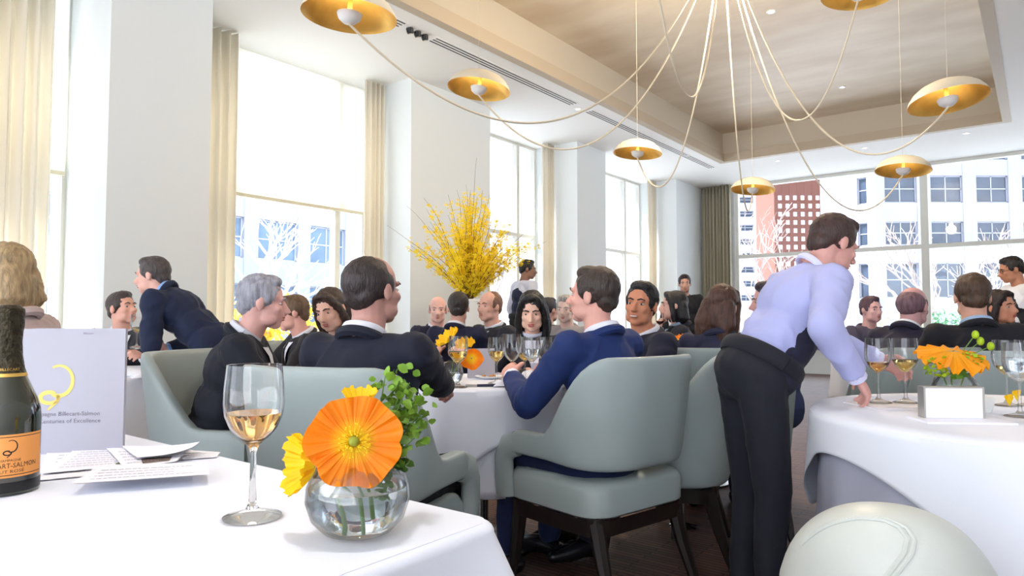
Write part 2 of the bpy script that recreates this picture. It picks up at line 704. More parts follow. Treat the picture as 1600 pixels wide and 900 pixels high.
def added_table_spot(px, t, label, watts, z):  # unseen ceiling lamp, added to brighten the cloth of a table
    p = ground(px, t)
    root = thing('added_table_spot', label, 'spotlight', (p.x, p.y, z), 0, 'recessed ceiling spots')
    part('trim_ring', G().lathe([(0.03, -0.002), (0.032, -0.008), (0.05, -0.008), (0.052, 0.0)], 20), M_WHITE, root)
    ld = bpy.data.lights.new('added_spot_beam', 'SPOT')
    ld.energy = watts
    ld.spot_size = rad(46)
    ld.spot_blend = 0.8
    ld.shadow_soft_size = 0.12
    ld.color = (1.0, 0.98, 0.98)
    lo = bpy.data.objects.new('added_spot_beam', ld)
    COL.objects.link(lo)
    lo.parent = root
    lo.location = (0, 0, -0.03)


added_table_spot(380, 0.95, 'added fill spot out of view above the foreground table', 95, ZT)
added_table_spot(1628, 2.0, 'added fill spot out of view above the right table', 35, ZC)
added_table_spot(760, 3.2, 'added fill spot out of view above the middle table', 60, ZT)

# ================================================================== CHANDELIER LAMPS
HUB = at(1128, -190, 5.4)
HUB.z = ZT
hub = thing('ceiling_canopy', 'cream round ceiling canopy from which the lamp cords hang', 'ceiling canopy', HUB)
part('canopy_disc', G().lathe([(0.0005, -0.07), (0.16, -0.07), (0.2, -0.05), (0.2, 0.0)], 36), M_CREAM, hub)
hl = bpy.data.lights.new('canopy_uplight', 'POINT')
hl.energy = 90
hl.color = (1.0, 0.86, 0.66)
hl.shadow_soft_size = 0.12
hlo = bpy.data.objects.new('canopy_uplight', hl)
COL.objects.link(hlo)
hlo.parent = hub
hlo.location = (0, 0, -0.75)
part('glow_bulb', G().ell((0, 0, -0.62), (0.05, 0.05, 0.07)), mat('lamp_glow', (255, 226, 170), 0.5, emit=(255, 232, 196), estr=28.0), hub)
part('bulb_rod', G().tube([(0, 0, -0.12), (0, 0, -0.57)], 0.008, 8), M_CREAM, hub)
part('cord_collar', G().lathe([(0.0005, -0.13), (0.06, -0.13), (0.07, -0.07)], 24), M_CREAM, hub)


def lamp(label, px, py, t, low, tilt=(0, 0), D=0.45, hub_dx=(0, 0), lowt=None):
    """shallow spun dome, gold inside, hung on a wire; the cord sags from the canopy to the lamp's underside.
    low = photo row of the cord's lowest point"""
    c = at(px, py, t)
    root = thing('dome_pendant', label, 'pendant lamp', c, 0, 'gold dome lamps on sagging cords')
    Rt = Matrix.Rotation(rad(tilt[0]), 3, 'X') @ Matrix.Rotation(rad(tilt[1]), 3, 'Y')
    r = D / 2
    prof_o = [(r, 0.0), (r * 0.97, 0.022), (r * 0.86, 0.058), (r * 0.7, 0.088), (r * 0.5, 0.11), (r * 0.3, 0.122), (r * 0.12, 0.128), (0.0005, 0.129)]
    prof_i = [(r, 0.0), (r * 0.965, 0.016), (r * 0.85, 0.050), (r * 0.69, 0.080), (r * 0.49, 0.102), (r * 0.29, 0.114), (r * 0.12, 0.120), (0.0005, 0.121)]
    part('shade', G().lathe(prof_o, 40, R=Rt), M_CREAM, root)
    part('gold_lining', G().lathe(prof_i[::-1], 40, R=Rt), M_GOLD, root)
    part('stem', G().tube([Rt @ Vector((0, 0, 0.12)), Rt @ Vector((0, 0, 0.0))], 0.012, 10), M_GOLD, root)
    part('lamp_cup', G().lathe([(0.0005, -0.035), (0.03, -0.031), (0.052, -0.012), (0.06, 0.012), (0.058, 0.016), (0.0005, 0.014)], 24, R=Rt), M_WHITE, root)
    part('bulb_disc', G().lathe([(0.05, 0.018), (0.0005, 0.019)], 20, R=Rt), mat('lamp_glow', (255, 226, 170), 0.5, emit=(255, 232, 196), estr=28.0), root)
    part('hanging_wire', G().tube([Vector((0, 0, 0.125)), Vector((0, 0, (ZT if (TX0 < c.x < TX1 and TY0 < c.y < TY1) else ZC) - c.z))], 0.0015, 5), M_CREAM, root)
    # cord
    a = HUB + Vector((hub_dx[0], hub_dx[1], -0.12))
    e_ = c + Rt @ Vector((0, 0, -0.035))
    lt = lowt if lowt else (t * 0.62 + 5.4 * 0.38)
    zl = H + (500 - low) / FPX * lt
    zl = min(zl, e_.z - 0.03)
    A = a.z - zl
    E = e_.z - zl
    # z(s) = zl + A*((s0-s)/s0)^p for s<s0, E*((s-s0)/(1-s0))^2 after
    q = math.sqrt(E) / (math.sqrt(A) + math.sqrt(E))
    s0 = 1 - q
    pts = []
    for i in range(61):
        s = i / 60
        if s < s0:
            z = zl + A * ((s0 - s) / s0) ** 2
        else:
            z = zl + E * ((s - s0) / (1 - s0)) ** 2
        # cords fall steeply at both ends
        sp = s
        p = a.lerp(e_, sp)
        p.z = z
        pts.append(p - c)
    part('cord', G().tube(pts, 0.0065, 8), M_CORD, root)
    return root


lamp('largest gold dome lamp, cut by the top edge, left of the air slot', 546, 26, 3.2, 200, (0, 4))
lamp('gold dome lamp right of the largest one, above the white column', 748, 140, 4.8, 233, (-6, 4))
lamp('glowing gold dome lamp in front of the third window column', 996, 240, 6.3, 287, (-4, 3))
lamp('smallest gold dome lamp, beside the far corner curtain', 1176, 297, 7.1, 322, (-6, 3))
lamp('gold dome lamp hanging before the pale stone building', 1411, 267, 6.0, 326, (-7, 3))
lamp('tilted gold dome lamp at upper right under the tray edge', 1481, 158, 4.25, 246, (-5, -7))
lamp('gold dome lamp cut off by the top edge at right', 1341, -8, 4.35, 183, (-3, 4))
lamp('gold dome lamp above the frame whose cord makes the narrow loop', 985, -330, 3.3, 154, (0, 0), lowt=4.4)

# ================================================================== CHAIRS
def smooth01(x):
    x = max(0.0, min(1.0, x))
    return x * x * (3 - 2 * x)


def tub_chair(label, px, t, face, slot=True, m=None, zback=0.90, w=0.27, group='grey green leather tub chairs', arm=0.605, seam=False, loc=None):
    m = m or M_CHAIR
    p = loc if loc is not None else ground(px, t)
    root = thing('tub_chair', label, 'chair', (p.x, p.y, 0), heading(face), group)
    # plan path of the shell, front of left arm round the back to front of right arm
    yb, yf, rc = -0.27, 0.215, 0.19
    pts = []
    for k in range(9):
        pts.append((-w, yf + (yb + rc - yf) * k / 9))
    for k in range(13):
        a = PI + (PI / 2) * k / 12
        pts.append((-w + rc + rc * math.cos(a), yb + rc + rc * math.sin(a)))
    for k in range(1, 6):
        pts.append((-w + rc + (2 * w - 2 * rc) * k / 6, yb))
    for k in range(13):
        a = 1.5 * PI + (PI / 2) * k / 12
        pts.append((w - rc + rc * math.cos(a), yb + rc + rc * math.sin(a)))
    for k in range(1, 10):
        pts.append((w, yb + rc + (yf - yb - rc) * k / 9))
    N = len(pts)
    n = 22
    verts = []
    for i, (x, y) in enumerate(pts):
        q0 = Vector(pts[max(i - 1, 0)] + (0,))
        q1 = Vector(pts[min(i + 1, N - 1)] + (0,))
        d = (q1 - q0).normalized()
        nr = Vector((d.y, -d.x, 0))          # outward
        k = smooth01((y + 0.24) / 0.25)
        hi = zback + (arm - zback) * k
        lo = (0.505 if slot else 0.335)
        if slot:
            lo = 0.495 + 0.02 * k
        ef = smooth01((yf - y) / 0.06)        # rounded front end
        hi = hi - (1 - ef) * 0.045
        hz, cz = (hi - lo) / 2, (hi + lo) / 2
        for j in range(n):
            a = 2 * PI * j / n
            ca, sa = math.cos(a), math.sin(a)
            ex = 0.45
            sx = math.copysign(abs(ca) ** ex, ca) * 0.027 * (0.55 + 0.45 * ef)
            sz = math.copysign(abs(sa) ** 0.28, sa) * hz
            lean = 0.055 * ((cz + sz - lo) / 0.45) * (1 - 0.75 * k)
            verts.append(Vector((x, y, cz + sz)) + nr * (sx + lean))
    fs = []
    for i in range(N - 1):
        for j in range(n):
            a = i * n + j
            b_ = i * n + (j + 1) % n
            fs.append((a, a + n, b_ + n, b_))
    fs.append(tuple(range(n)))
    fs.append(tuple((N - 1) * n + j for j in range(n - 1, -1, -1)))
    part('back_shell', G().add(verts, fs), m, root)
    if seam:
        for dz in (0.0, 0.012):
            sp = []
            for i in range(9, N - 9):
                base = verts[i * n]
                x, y = pts[i]
                v_in = verts[i * n + n // 2]
                k = abs(i - N / 2) / (N / 2 - 9)
                sp.append(Vector((v_in.x * 0.985, v_in.y * 0.985, zback - 0.06 - dz - 0.16 * k ** 3)))
            part('piping', G().tube(sp, 0.004, 6), m, root)
    # front supports
    for s in (-1, 1):
        path = [Vector((s * w, yf - 0.05, arm - 0.055)), Vector((s * w, yf + 0.005, arm - 0.075)), Vector((s * w, yf + 0.03, arm - 0.12)), Vector((s * w, yf + 0.03, 0.42)), Vector((s * w, yf + 0.02, 0.335))]
        if slot:
            part('arm_support', G().tube(path, [0.05, 0.052, 0.05, 0.05, 0.05], 14, flat=0.55, up=(1, 0, 0)), m, root)
    # seat cushion
    def rr(wx, y0, y1, z, r):
        out = []
        for cx, cy_, a0 in ((wx - r, y1 - r, 0), (-wx + r, y1 - r, 90), (-wx + r, y0 + r, 180), (wx - r, y0 + r, 270)):
            for k in range(6):
                a = rad(a0 + 90 * k / 5)
                out.append((cx + r * math.cos(a), cy_ + r * math.sin(a), z))
        return out
    ww = w - (0.0 if slot else 0.02)
    rows = []
    for z, ins in ((0.33, 0.012), (0.34, 0.0), (0.425, 0.0), (0.445, 0.012), (0.455, 0.04), (0.458, 0.1)):
        rows.append(rr(ww - ins, -0.25 + ins, 0.255 - ins, z, 0.09))
    gs = G().grid(rows, wrap=True)
    gs.f.append(tuple(range(5 * 24, 6 * 24)))
    gs.m.append(0)
    gs.f.append(tuple(range(23, -1, -1)))
    gs.m.append(0)
    part('seat_cushion', gs, m, root)
    part('seat_frame', G().grid([rr(w - 0.012, -0.24, 0.245, 0.27, 0.08), rr(w - 0.005, -0.25, 0.25, 0.33, 0.085)], wrap=True), M_WOOD, root)
    for sx in (-1, 1):
        for y0, y1 in ((0.2, 0.235), (-0.2, -0.30)):
            part('leg', G().tube([(sx * (w - 0.05), y0, 0.33), (sx * (w - 0.045), y0 + (y1 - y0) * 0.4, 0.18), (sx * (w - 0.03), y1, 0.0)], [0.032, 0.026, 0.016], 8), M_WOOD, root)
    return root


tub_chair('grey leather tub chair seen from behind under the bald man in black', 568, 2.22, 22)
tub_chair('grey leather tub chair with open slot under the man in bright blue suit', 930, 2.74, -40)
tub_chair('tub chair half hidden right behind the blue suited man\'s chair', 1030, 3.15, -75, slot=False)
tub_chair('broad grey tub chair with closed back standing left of the leaning waiter', 1118, 3.55, 4, slot=False, w=0.30)
tub_chair('grey tub chair turned sideways at left, man in navy leaning out of it', 382, 2.95, 104, slot=False)
tub_chair('beige grey tub chair partly seen between navy man and bald man', 470, 4.15, 120, slot=False)
tub_chair('grey tub chair behind the orange poppy on the right table', 1512, 3.25, 8, slot=False)
tub_chair('grey tub chair behind the two wine glasses on the right table', 1395, 3.6, -6, slot=False)
def pad_chair(label, px, t, face):
    """low chair with one thick rounded back pad and a hooked double seam"""
    p = ground(px, t)
    root = thing('padded_chair', label, 'chair', (p.x, p.y, 0), heading(face))
    hw_, ht, z0, z1 = 0.205, 0.125, 0.34, 0.69

    def surf(u, v):
        """u: -1..1 across, v: 0 bottom outside .. 1 bottom inside over the top"""
        a = PI * v
        sz = abs(math.sin(a)) ** 0.62
        cy_ = math.copysign(abs(math.cos(a)) ** 0.75, math.cos(a))
        e = (1 - abs(u) ** 2.2) ** 0.5
        z = z0 + (z1 - z0) * sz * (0.25 + 0.75 * e)
        y = -ht * cy_ * (0.35 + 0.65 * e)
        return Vector((hw_ * u, y + 0.10 * (abs(u) ** 2) - 0.16, z))
    rows = [[surf(-1 + 2 * i / 40, j / 24) for i in range(41)] for j in range(25)]
    part('back_pad', G().grid(rows), M_CHAIR2, root)
    ctl = [(-0.72, 0.36), (-0.5, 0.385), (-0.25, 0.395), (-0.05, 0.385), (0.06, 0.36), (0.11, 0.32), (0.08, 0.27), (-0.02, 0.22), (-0.15, 0.17), (-0.25, 0.12)]
    for o_ in (0.0, 1.0):
        pts = []
        for k in range(60):
            f_ = k / 59 * (len(ctl) - 1)
            a = min(int(f_), len(ctl) - 2)
            w_ = f_ - a
            u_ = ctl[a][0] * (1 - w_) + ctl[a + 1][0] * w_
            v_ = ctl[a][1] * (1 - w_) + ctl[a + 1][1] * w_
            pts.append(surf(u_ + 0.055 * o_ * min(1, f_ / 4), v_ + 0.012 * o_ * max(0, 1 - f_ / 5)))
        part('seam_piping', G().tube(pts, 0.0042, 6), M_CHAIR2, root)
    part('seat_cushion', G().box((-0.19, -0.2, 0.33), (0.19, 0.24, 0.45)), M_CHAIR2, root, bevel=0.03)
    part('seat_frame', G().box((-0.22, -0.2, 0.27), (0.22, 0.22, 0.33)), M_WOOD, root, smooth=False)
    for sx in (-1, 1):
        for y0 in (-0.18, 0.2):
            part('leg', G().tube([(sx * 0.19, y0, 0.3), (sx * 0.2, y0 * 1.15, 0.0)], [0.028, 0.016], 8), M_WOOD, root)
    return root


pad_chair('pale leather chair with stitched seam in the bottom right corner', 1372, 1.42, 25)

# ================================================================== TABLES AND CLOTHS
def round_table(label, p, r, h=0.735):
    t = thing('dining_table', label, 'table', (p.x, p.y, 0), 0, 'cloth covered dining tables')
    part('table_top', G().lathe([(0.0005, h - 0.03), (r - 0.01, h - 0.03), (r, h - 0.02), (r, h - 0.005), (r - 0.005, h), (0.0005, h)], 48), M_WOOD, t)
    part('column', G().lathe([(0.05, 0.06), (0.04, 0.12), (0.04, h - 0.03)], 20), mat('steel', (150, 150, 150), 0.25, metal=1.0), t)
    part('foot', G().lathe([(0.0005, 0.0), (0.26, 0.0), (0.26, 0.015), (0.08, 0.05), (0.0005, 0.06)], 28), MATS['steel'], t)
    return t


def round_cloth(label, p, r, half, rot, m, h=0.745, amp=0.035, folds=10, square=True, minz=0.05, off=0.0, name='tablecloth', seed=1):
    rnd = random.Random(seed)
    ph = rnd.random() * 6
    N = 192
    rows = []
    rows.append([(0.001 * math.cos(2 * PI * i / N), 0.001 * math.sin(2 * PI * i / N), h) for i in range(N)])
    for q in (0.5, 0.9):
        rows.append([(r * q * math.cos(2 * PI * i / N), r * q * math.sin(2 * PI * i / N), h) for i in range(N)])
    rows.append([((r - 0.004) * math.cos(2 * PI * i / N), (r - 0.004) * math.sin(2 * PI * i / N), h) for i in range(N)])
    rows.append([((r + 0.008 + off) * math.cos(2 * PI * i / N), (r + 0.008 + off) * math.sin(2 * PI * i / N), h - 0.010) for i in range(N)])
    J = 12
    for j in range(1, J + 1):
        s = j / J
        row = []
        for i in range(N):
            a = 2 * PI * i / N
            if square:
                b_ = a - rot
                reach = half / max(abs(math.cos(b_)), abs(math.sin(b_)))
                reach = min(reach, half * 1.36)
            else:
                reach = half
            drop = max(0.03, reach - r)
            drop = min(drop, h - minz)
            f = math.sin(folds * a + ph) + 0.5 * math.sin((folds * 1.7) // 1 * a + ph * 2)
            dd = drop * s
            rr_ = r + 0.010 + off + amp * (dd / 0.35) * (0.55 + 0.6 * f) * min(1, drop / 0.2)
            row.append((rr_ * math.cos(a), rr_ * math.sin(a), h - 0.012 - dd))
        rows.append(row)
    o = part(name, G().grid(rows, wrap=True), m, None, loc=(p.x, p.y, 0))
    sm = o.modifiers.new('thickness', 'SOLIDIFY')
    sm.thickness = 0.002
    tag(o, label, 'tablecloth')
    return o


# table in the middle
TM = ground(750, 3.2)
round_table('round table in the middle, between bald man and blue suited man', TM, 0.40)
round_cloth('white upper cloth with hanging corners on the middle table', TM, 0.42, 0.60, YAW + rad(30), M_CLOTH, h=0.748, seed=3, folds=9)
round_cloth('long white under cloth of the middle table, showing below the corner', TM, 0.405, 0.83, YAW + rad(60), M_CLOTH, h=0.742, seed=5, folds=11, amp=0.006, minz=0.32, square=False, off=-0.006, name='under_cloth')
# table at the right
TR = ground(1628, 2.02)
round_table('big round table at the right edge with the orange poppy', TR, 0.595)
round_cloth('white upper cloth with wavy hem on the right table', TR, 0.625, 0.72, YAW + rad(4), M_CLOTH, h=0.748, seed=8, folds=8, amp=0.03)
round_cloth('lavender grey under cloth reaching to the floor at the right table', TR, 0.602, 1.31, YAW, M_CLOTH2, h=0.742, seed=9, folds=13, amp=0.014, square=False, off=-0.008, name='under_cloth', minz=0.04)
# table at the left behind the folder
TL = ground(165, 3.75)
round_table('round table at left where the grey suited man sits', TL, 0.475)
round_cloth('white cloth with pointed corner on the table at left', TL, 0.5, 0.70, YAW + rad(15), M_CLOTH, h=0.748, seed=12, folds=9)
round_cloth('beige shaded under cloth of the table at left', TL, 0.485, 0.95, YAW, mat('beige_linen', (205, 198, 190), 0.8), h=0.742, seed=13, folds=10, amp=0.006, minz=0.3, square=False, off=-0.006, name='under_cloth')
# far tables behind
TF = ground(1075, 4.45)
round_table('round table behind the broad tub chair', TF, 0.45)
round_cloth('white cloth on the table behind the broad tub chair', TF, 0.45, 0.66, YAW, M_CLOTH, h=0.748, seed=15)
TF2 = ground(1430, 4.5)
round_table('round table in front of the far window at right', TF2, 0.5)
round_cloth('white cloth on the table before the far right window', TF2, 0.5, 0.72, YAW, M_CLOTH, h=0.748, seed=16)
TF3 = ground(705, 5.9)
round_table('round table below the yellow blossom branches', TF3, 0.5)
round_cloth('white cloth on the table below the blossom branches', TF3, 0.5, 0.72, YAW, M_CLOTH, h=0.748, seed=17)
TF4 = ground(500, 4.35)
round_table('round table hidden behind the bald man', TF4, 0.42)
round_cloth('white cloth on the table hidden behind the bald man', TF4, 0.42, 0.62, YAW, M_CLOTH, h=0.748, seed=18)

# near table, square to the room: far edge y = YE, right edge x = XE
cnr = on(786, 812, 0.75)
XE, YE = cnr.x, cnr.y
NT = thing('dining_table', 'rectangular table in the foreground with champagne bottle and poppies', 'table', (XE - 0.75, YE - 0.5, 0), 0, 'cloth covered dining tables')
part('table_top', G().box((-0.73, -0.48, 0.70), (0.735, 0.485, 0.738)), M_WOOD, NT, smooth=False)
for sx in (-1, 1):
    for sy in (-1, 1):
        part('leg', G().tube([(sx * 0.66, sy * 0.42, 0.70), (sx * 0.66, sy * 0.42, 0)], [0.035, 0.022], 8), M_WOOD, NT)


def rect_cloth(x0, x1, y0, y1, h, drop):
    """flat top, rounded edge, falling sides with soft folds, corners flaring out into a cone of cloth"""
    r = 0.03
    ring = []
    for cx, cy_, a0 in ((x1 - r, y1 - r, 0), (x0 + r, y1 - r, 90), (x0 + r, y0 + r, 180), (x1 - r, y0 + r, 270)):
        for k in range(13):
            a = rad(a0 + 90 * k / 12)
            ring.append((cx + r * math.cos(a), cy_ + r * math.sin(a), math.cos(a), math.sin(a)))
        nx = {0: (x0 + r, y1), 90: (x0, y0 + r), 180: (x1 - r, y0), 270: (x1, y1 - r)}[a0]
        sx, sy = ring[-1][0], ring[-1][1]
        L = math.hypot(nx[0] - sx, nx[1] - sy)
        fr_ = [q for q in (0.015, 0.03, 0.05, 0.07, 0.09, 0.115, 0.14, 0.17, 0.2, 0.24, 0.28, 0.33, 0.4) if q < L / 2]
        fr_ = [q / L for q in fr_] + [0.5] + [1 - q / L for q in fr_[::-1]]
        nrm = ring[-1][2:]
        for f in fr_:
            ring.append((sx + (nx[0] - sx) * f, sy + (nx[1] - sy) * f) + nrm)
    cs = [(x0, y0), (x0, y1), (x1, y0), (x1, y1)]
    cx, cy_ = (x0 + x1) / 2, (y0 + y1) / 2
    rows = []
    for q in (0.001, 0.5, 0.95, 0.985):
        rows.append([(cx + (p[0] - cx) * q, cy_ + (p[1] - cy_) * q, h) for p in ring])
    for a in (15, 35, 55, 75, 90):
        o = 0.016 * math.sin(rad(a))
        rows.append([(p[0] - p[2] * 0.016 + p[2] * o, p[1] - p[3] * 0.016 + p[3] * o, h - 0.016 * (1 - math.cos(rad(a)))) for p in ring])
    J = 16
    for j in range(1, J + 1):
        s = j / J
        row = []
        for i, p in enumerate(ring):
            c = min(cs, key=lambda q: math.hypot(p[0] - q[0], p[1] - q[1]))
            dc = math.hypot(p[0] - c[0], p[1] - c[1])
            dg = Vector((math.copysign(0.7071, c[0] - cx), math.copysign(0.7071, c[1] - cy_)))
            w = math.exp(-(dc / 0.075) ** 2)
            dip = 0.035 * math.exp(-((dc - 0.17) / 0.06) ** 2)
            al = (p[0] + p[1]) * 9
            wv = (0.010 * math.sin(al * 1.9 + 1) + 0.006 * math.sin(al * 4.3)) * s * (1 - w)
            out = 0.012 * s + wv - dip * s
            row.append((p[0] + p[2] * out + dg.x * 0.20 * w * s, p[1] + p[3] * out + dg.y * 0.20 * w * s, h - 0.016 - drop * s - 0.03 * w * s))
        rows.append(row)
    return G().grid(rows, wrap=True)


o = part('tablecloth', rect_cloth(XE - 1.5, XE, YE - 1.0, YE, 0.75, 0.42), M_CLOTH, None)
tag(o, 'bright white cloth on the foreground table with draped right corner', 'tablecloth')

# ================================================================== TABLEWARE
GLASS_PROF = [(0.0005, 0.0), (0.039, 0.0), (0.040, 0.002), (0.03, 0.005), (0.012, 0.010), (0.0055, 0.02), (0.0042, 0.05), (0.0042, 0.09),
              (0.008, 0.101), (0.02, 0.111), (0.032, 0.125), (0.0395, 0.143), (0.0415, 0.16), (0.0405, 0.185), (0.0375, 0.215)]


def wine_glass(label, p, fill=0.147, liquid=None, s=1.0, real=False, z=None, group='wine glasses', tiltv=None):
    z = p.z if z is None else z
    root = thing('wine_glass', label, 'wine glass', (p.x, p.y, z), 0, group)
    root.scale = (s, s, s)
    if tiltv:
        root.rotation_euler = tiltv
    if real:
        outer = [(0.0005, 0.0125), (0.009, 0.0125)] + GLASS_PROF[5:]
        part('foot', G().lathe(GLASS_PROF[:5] + [(0.009, 0.0125)], 40), M_GLASS, root)
        inner = [(0.0365, 0.2148), (0.0395, 0.185), (0.0405, 0.16), (0.0385, 0.1435), (0.031, 0.126), (0.019, 0.1125), (0.007, 0.1045), (0.0005, 0.1035)]
        part('glass_body', G().lathe(outer + inner, 48), M_REALGLASS, root)
    else:
        part('foot_and_stem', G().lathe(GLASS_PROF[:9], 24), M_GLASS, root)
        part('bowl', G().lathe(GLASS_PROF[8:], 28), M_GLASS, root)
    if fill:
        inner = [(r_ - 0.0016, z_ + 0.002) for r_, z_ in GLASS_PROF[8:] if z_ < fill]
        # radius at fill
        zz = [q[1] for q in GLASS_PROF[8:]]
        rr_ = [q[0] for q in GLASS_PROF[8:]]
        rf = float(np.interp(fill, zz, rr_)) - 0.0016
        prof = [(0.0005, 0.1045)] + [(max(0.003, a), b_) for a, b_ in inner] + [(rf, fill), (0.0005, fill)]
        part('wine', G().lathe(prof, 32), liquid or M_WINE, root)
    return root


wine_glass('large glass of rose wine on the foreground table', on(394, 808, 0.7515), 0.147, M_ROSE, real=True)

# champagne bottle -------------------------------------------------
pb = on(6, 768, 0.75)
BT = thing('champagne_bottle', 'dark green champagne bottle with orange label at the left edge', 'bottle', (pb.x, pb.y, 0.75), math.atan2(-pb.y, -pb.x))
M_BOTTLE = mat('bottle_glass', (34, 36, 20), 0.06, coat=1.0, spec=0.8)
bprof = [(0.0005, 0.0), (0.043, 0.0), (0.0475, 0.004), (0.0485, 0.012), (0.0485, 0.12), (0.047, 0.135), (0.042, 0.152), (0.034, 0.17), (0.0265, 0.188), (0.021, 0.205), (0.0185, 0.225), (0.0175, 0.24), (0.0005, 0.24)]
part('glass_body', G().lathe(bprof, 48), M_BOTTLE, BT)
M_FOIL = mat('foil', (58, 52, 40), 0.35, metal=0.8, var=0.5, vscale=60, bump=0.6, bscale=160)
fo = part('foil_neck', G().lathe([(0.0268, 0.189), (0.0232, 0.2), (0.0196, 0.222), (0.0184, 0.245), (0.0192, 0.262), (0.0208, 0.27), (0.0208, 0.283), (0.0215, 0.29), (0.0205, 0.299), (0.013, 0.305), (0.0005, 0.306)], 36), M_FOIL, BT)
part('foil_band', G().lathe([(0.0272, 0.188), (0.0272, 0.1885), (0.0262, 0.1925), (0.0258, 0.1935)], 36), M_GOLD, BT)
part('base_band', G().lathe([(0.0487, 0.006), (0.0488, 0.022), (0.0487, 0.0225)], 48), M_BLACK, BT)


def arc_patch(r, z0, z1, a0, a1, n=30):
    rows = []
    for z in (z0, z1):
        rows.append([(r * math.cos(a0 + (a1 - a0) * i / n), r * math.sin(a0 + (a1 - a0) * i / n), z) for i in range(n + 1)])
    return G().grid(rows)


M_LABEL = mat('orange_label', (240, 160, 84), 0.6)
lb = part('front_label', arc_patch(0.0489, 0.03, 0.098, -1.25, 1.25), M_LABEL, BT)
for z in (0.034, 0.094):
    part('label_border', arc_patch(0.0490, z - 0.0006, z + 0.0006, -1.25, 1.25), mat('dark_print', (58, 36, 24), 0.6), lb)


def text_geo(s, size, thick=0.0):
    cu = bpy.data.curves.new('t', 'FONT')
    cu.body = s
    cu.size = size
    cu.align_x = 'CENTER'
    cu.resolution_u = 2
    ob = bpy.data.objects.new('t', cu)
    COL.objects.link(ob)
    dg = bpy.context.evaluated_depsgraph_get()
    me = bpy.data.meshes.new_from_object(ob.evaluated_get(dg))
    vs_ = [v.co.copy() for v in me.vertices]
    fs_ = [tuple(p.vertices) for p in me.polygons]
    bpy.data.objects.remove(ob)
    bpy.data.curves.remove(cu)
    bpy.data.meshes.remove(me)
    return vs_, fs_


def wrap_text(name, s, size, z, r, m, parent, a0=0.0, sx=1.0):
    v, f = text_geo(s, size)
    part(name, G().add([(r * math.cos(a0 + p.x * sx / r), r * math.sin(a0 + p.x * sx / r), z + p.y) for p in v], f), m, parent, smooth=False)


M_PRINT = MATS['dark_print']
wrap_text('label_lettering', 'CHAMPAGNE', 0.0055, 0.0555, 0.0492, M_PRINT, lb, 0.1)
wrap_text('label_lettering', 'BILLECART-SALMON', 0.0108, 0.0455, 0.0492, M_PRINT, lb, 0.1, 0.86)
wrap_text('label_lettering', 'BRUT ROSÉ', 0.0068, 0.0375, 0.0492, M_PRINT, lb, 0.1, 1.25)
wrap_text('neck_lettering', 'BILLECART', 0.006, 0.198, 0.0245, M_GOLD, fo, 0.1)


def emblem(w_):
    """swirl: open loop over a small ring with a tail"""
    pts = []
    for k in range(22):
        a = rad(120 - 235 * k / 21)
        pts.append((0.30 * math.cos(a) + 0.12, 0.36 * math.sin(a) + 0.62))
    for k in range(20):
        a = rad(60 + 330 * k / 19)
        pts.append((0.20 * math.cos(a) - 0.08, 0.13 * math.sin(a) + 0.22))
    for k in range(8):
        pts.append((0.10 - 0.03 * k, 0.14 - 0.03 * k))
    return [(x * w_, y * w_) for x, y in pts]


def ribbon(pts, wd, fn):
    rows = [[], []]
    for i, p in enumerate(pts):
        a = pts[max(0, i - 1)]
        b_ = pts[min(len(pts) - 1, i + 1)]
        dx, dy = b_[0] - a[0], b_[1] - a[1]
        L = math.hypot(dx, dy) or 1
        k = wd * (0.5 + 0.5 * math.sin(PI * i / (len(pts) - 1)))
        rows[0].append(fn(p[0] - dy / L * k, p[1] + dx / L * k))
        rows[1].append(fn(p[0] + dy / L * k, p[1] - dx / L * k))
    return G().grid(rows)


part('label_emblem', ribbon(emblem(0.026), 0.0010, lambda x, y: (0.0492 * math.cos(0.1 + x / 0.0492), 0.0492 * math.sin(0.1 + x / 0.0492), 0.0635 + y)), M_BLACK, lb)

# grey presentation folder standing behind the bottle ----------------
f0 = on(192, 706, 0.75)
f1 = on(-20, 712, 0.75)
d_ = (f1 - f0)
fw = 0.235
fdir = Vector((d_.x, d_.y, 0)).normalized()
FO = thing('presentation_folder', 'grey upright folder with gold emblem behind the champagne bottle', 'folder', (f0.x, f0.y, 0.75), math.atan2(-fdir.y, -fdir.x))
M_FOLD = mat('folder_card', (176, 174, 186), 0.55)
part('front_cover', G().box((-fw, -0.002, 0.0), (0, 0.002, 0.262)), M_FOLD, FO, smooth=False)
bc = part('back_cover', G().box((-fw, -0.002, 0.0), (0, 0.002, 0.262), R=Matrix.Rotation(rad(-20), 3, 'Z'), c=Vector((0, 0.006, 0))), M_FOLD, FO, smooth=False)
part('gold_emblem', ribbon(emblem(0.088), 0.0042, lambda x, y: (-0.138 + x, -0.0026, 0.098 + y)), mat('gold_print', (214, 186, 96), 0.4, metal=0.3), FO)
for s_, sz, z in (('Champagne Billecart-Salmon', 0.0125, 0.079), ('Two Centuries of Excellence', 0.0125, 0.064), ('Billecart', 0.006, 0.25)):
    v, f = text_geo(s_, sz)
    part('cover_lettering', G().add([(-0.118 + p.x * (1.0 if z < 0.2 else 1) + (0.045 if z > 0.2 else 0), -0.0026, z + p.y) for p in v], f), mat('grey_print', (120, 118, 128), 0.6), FO, smooth=False)


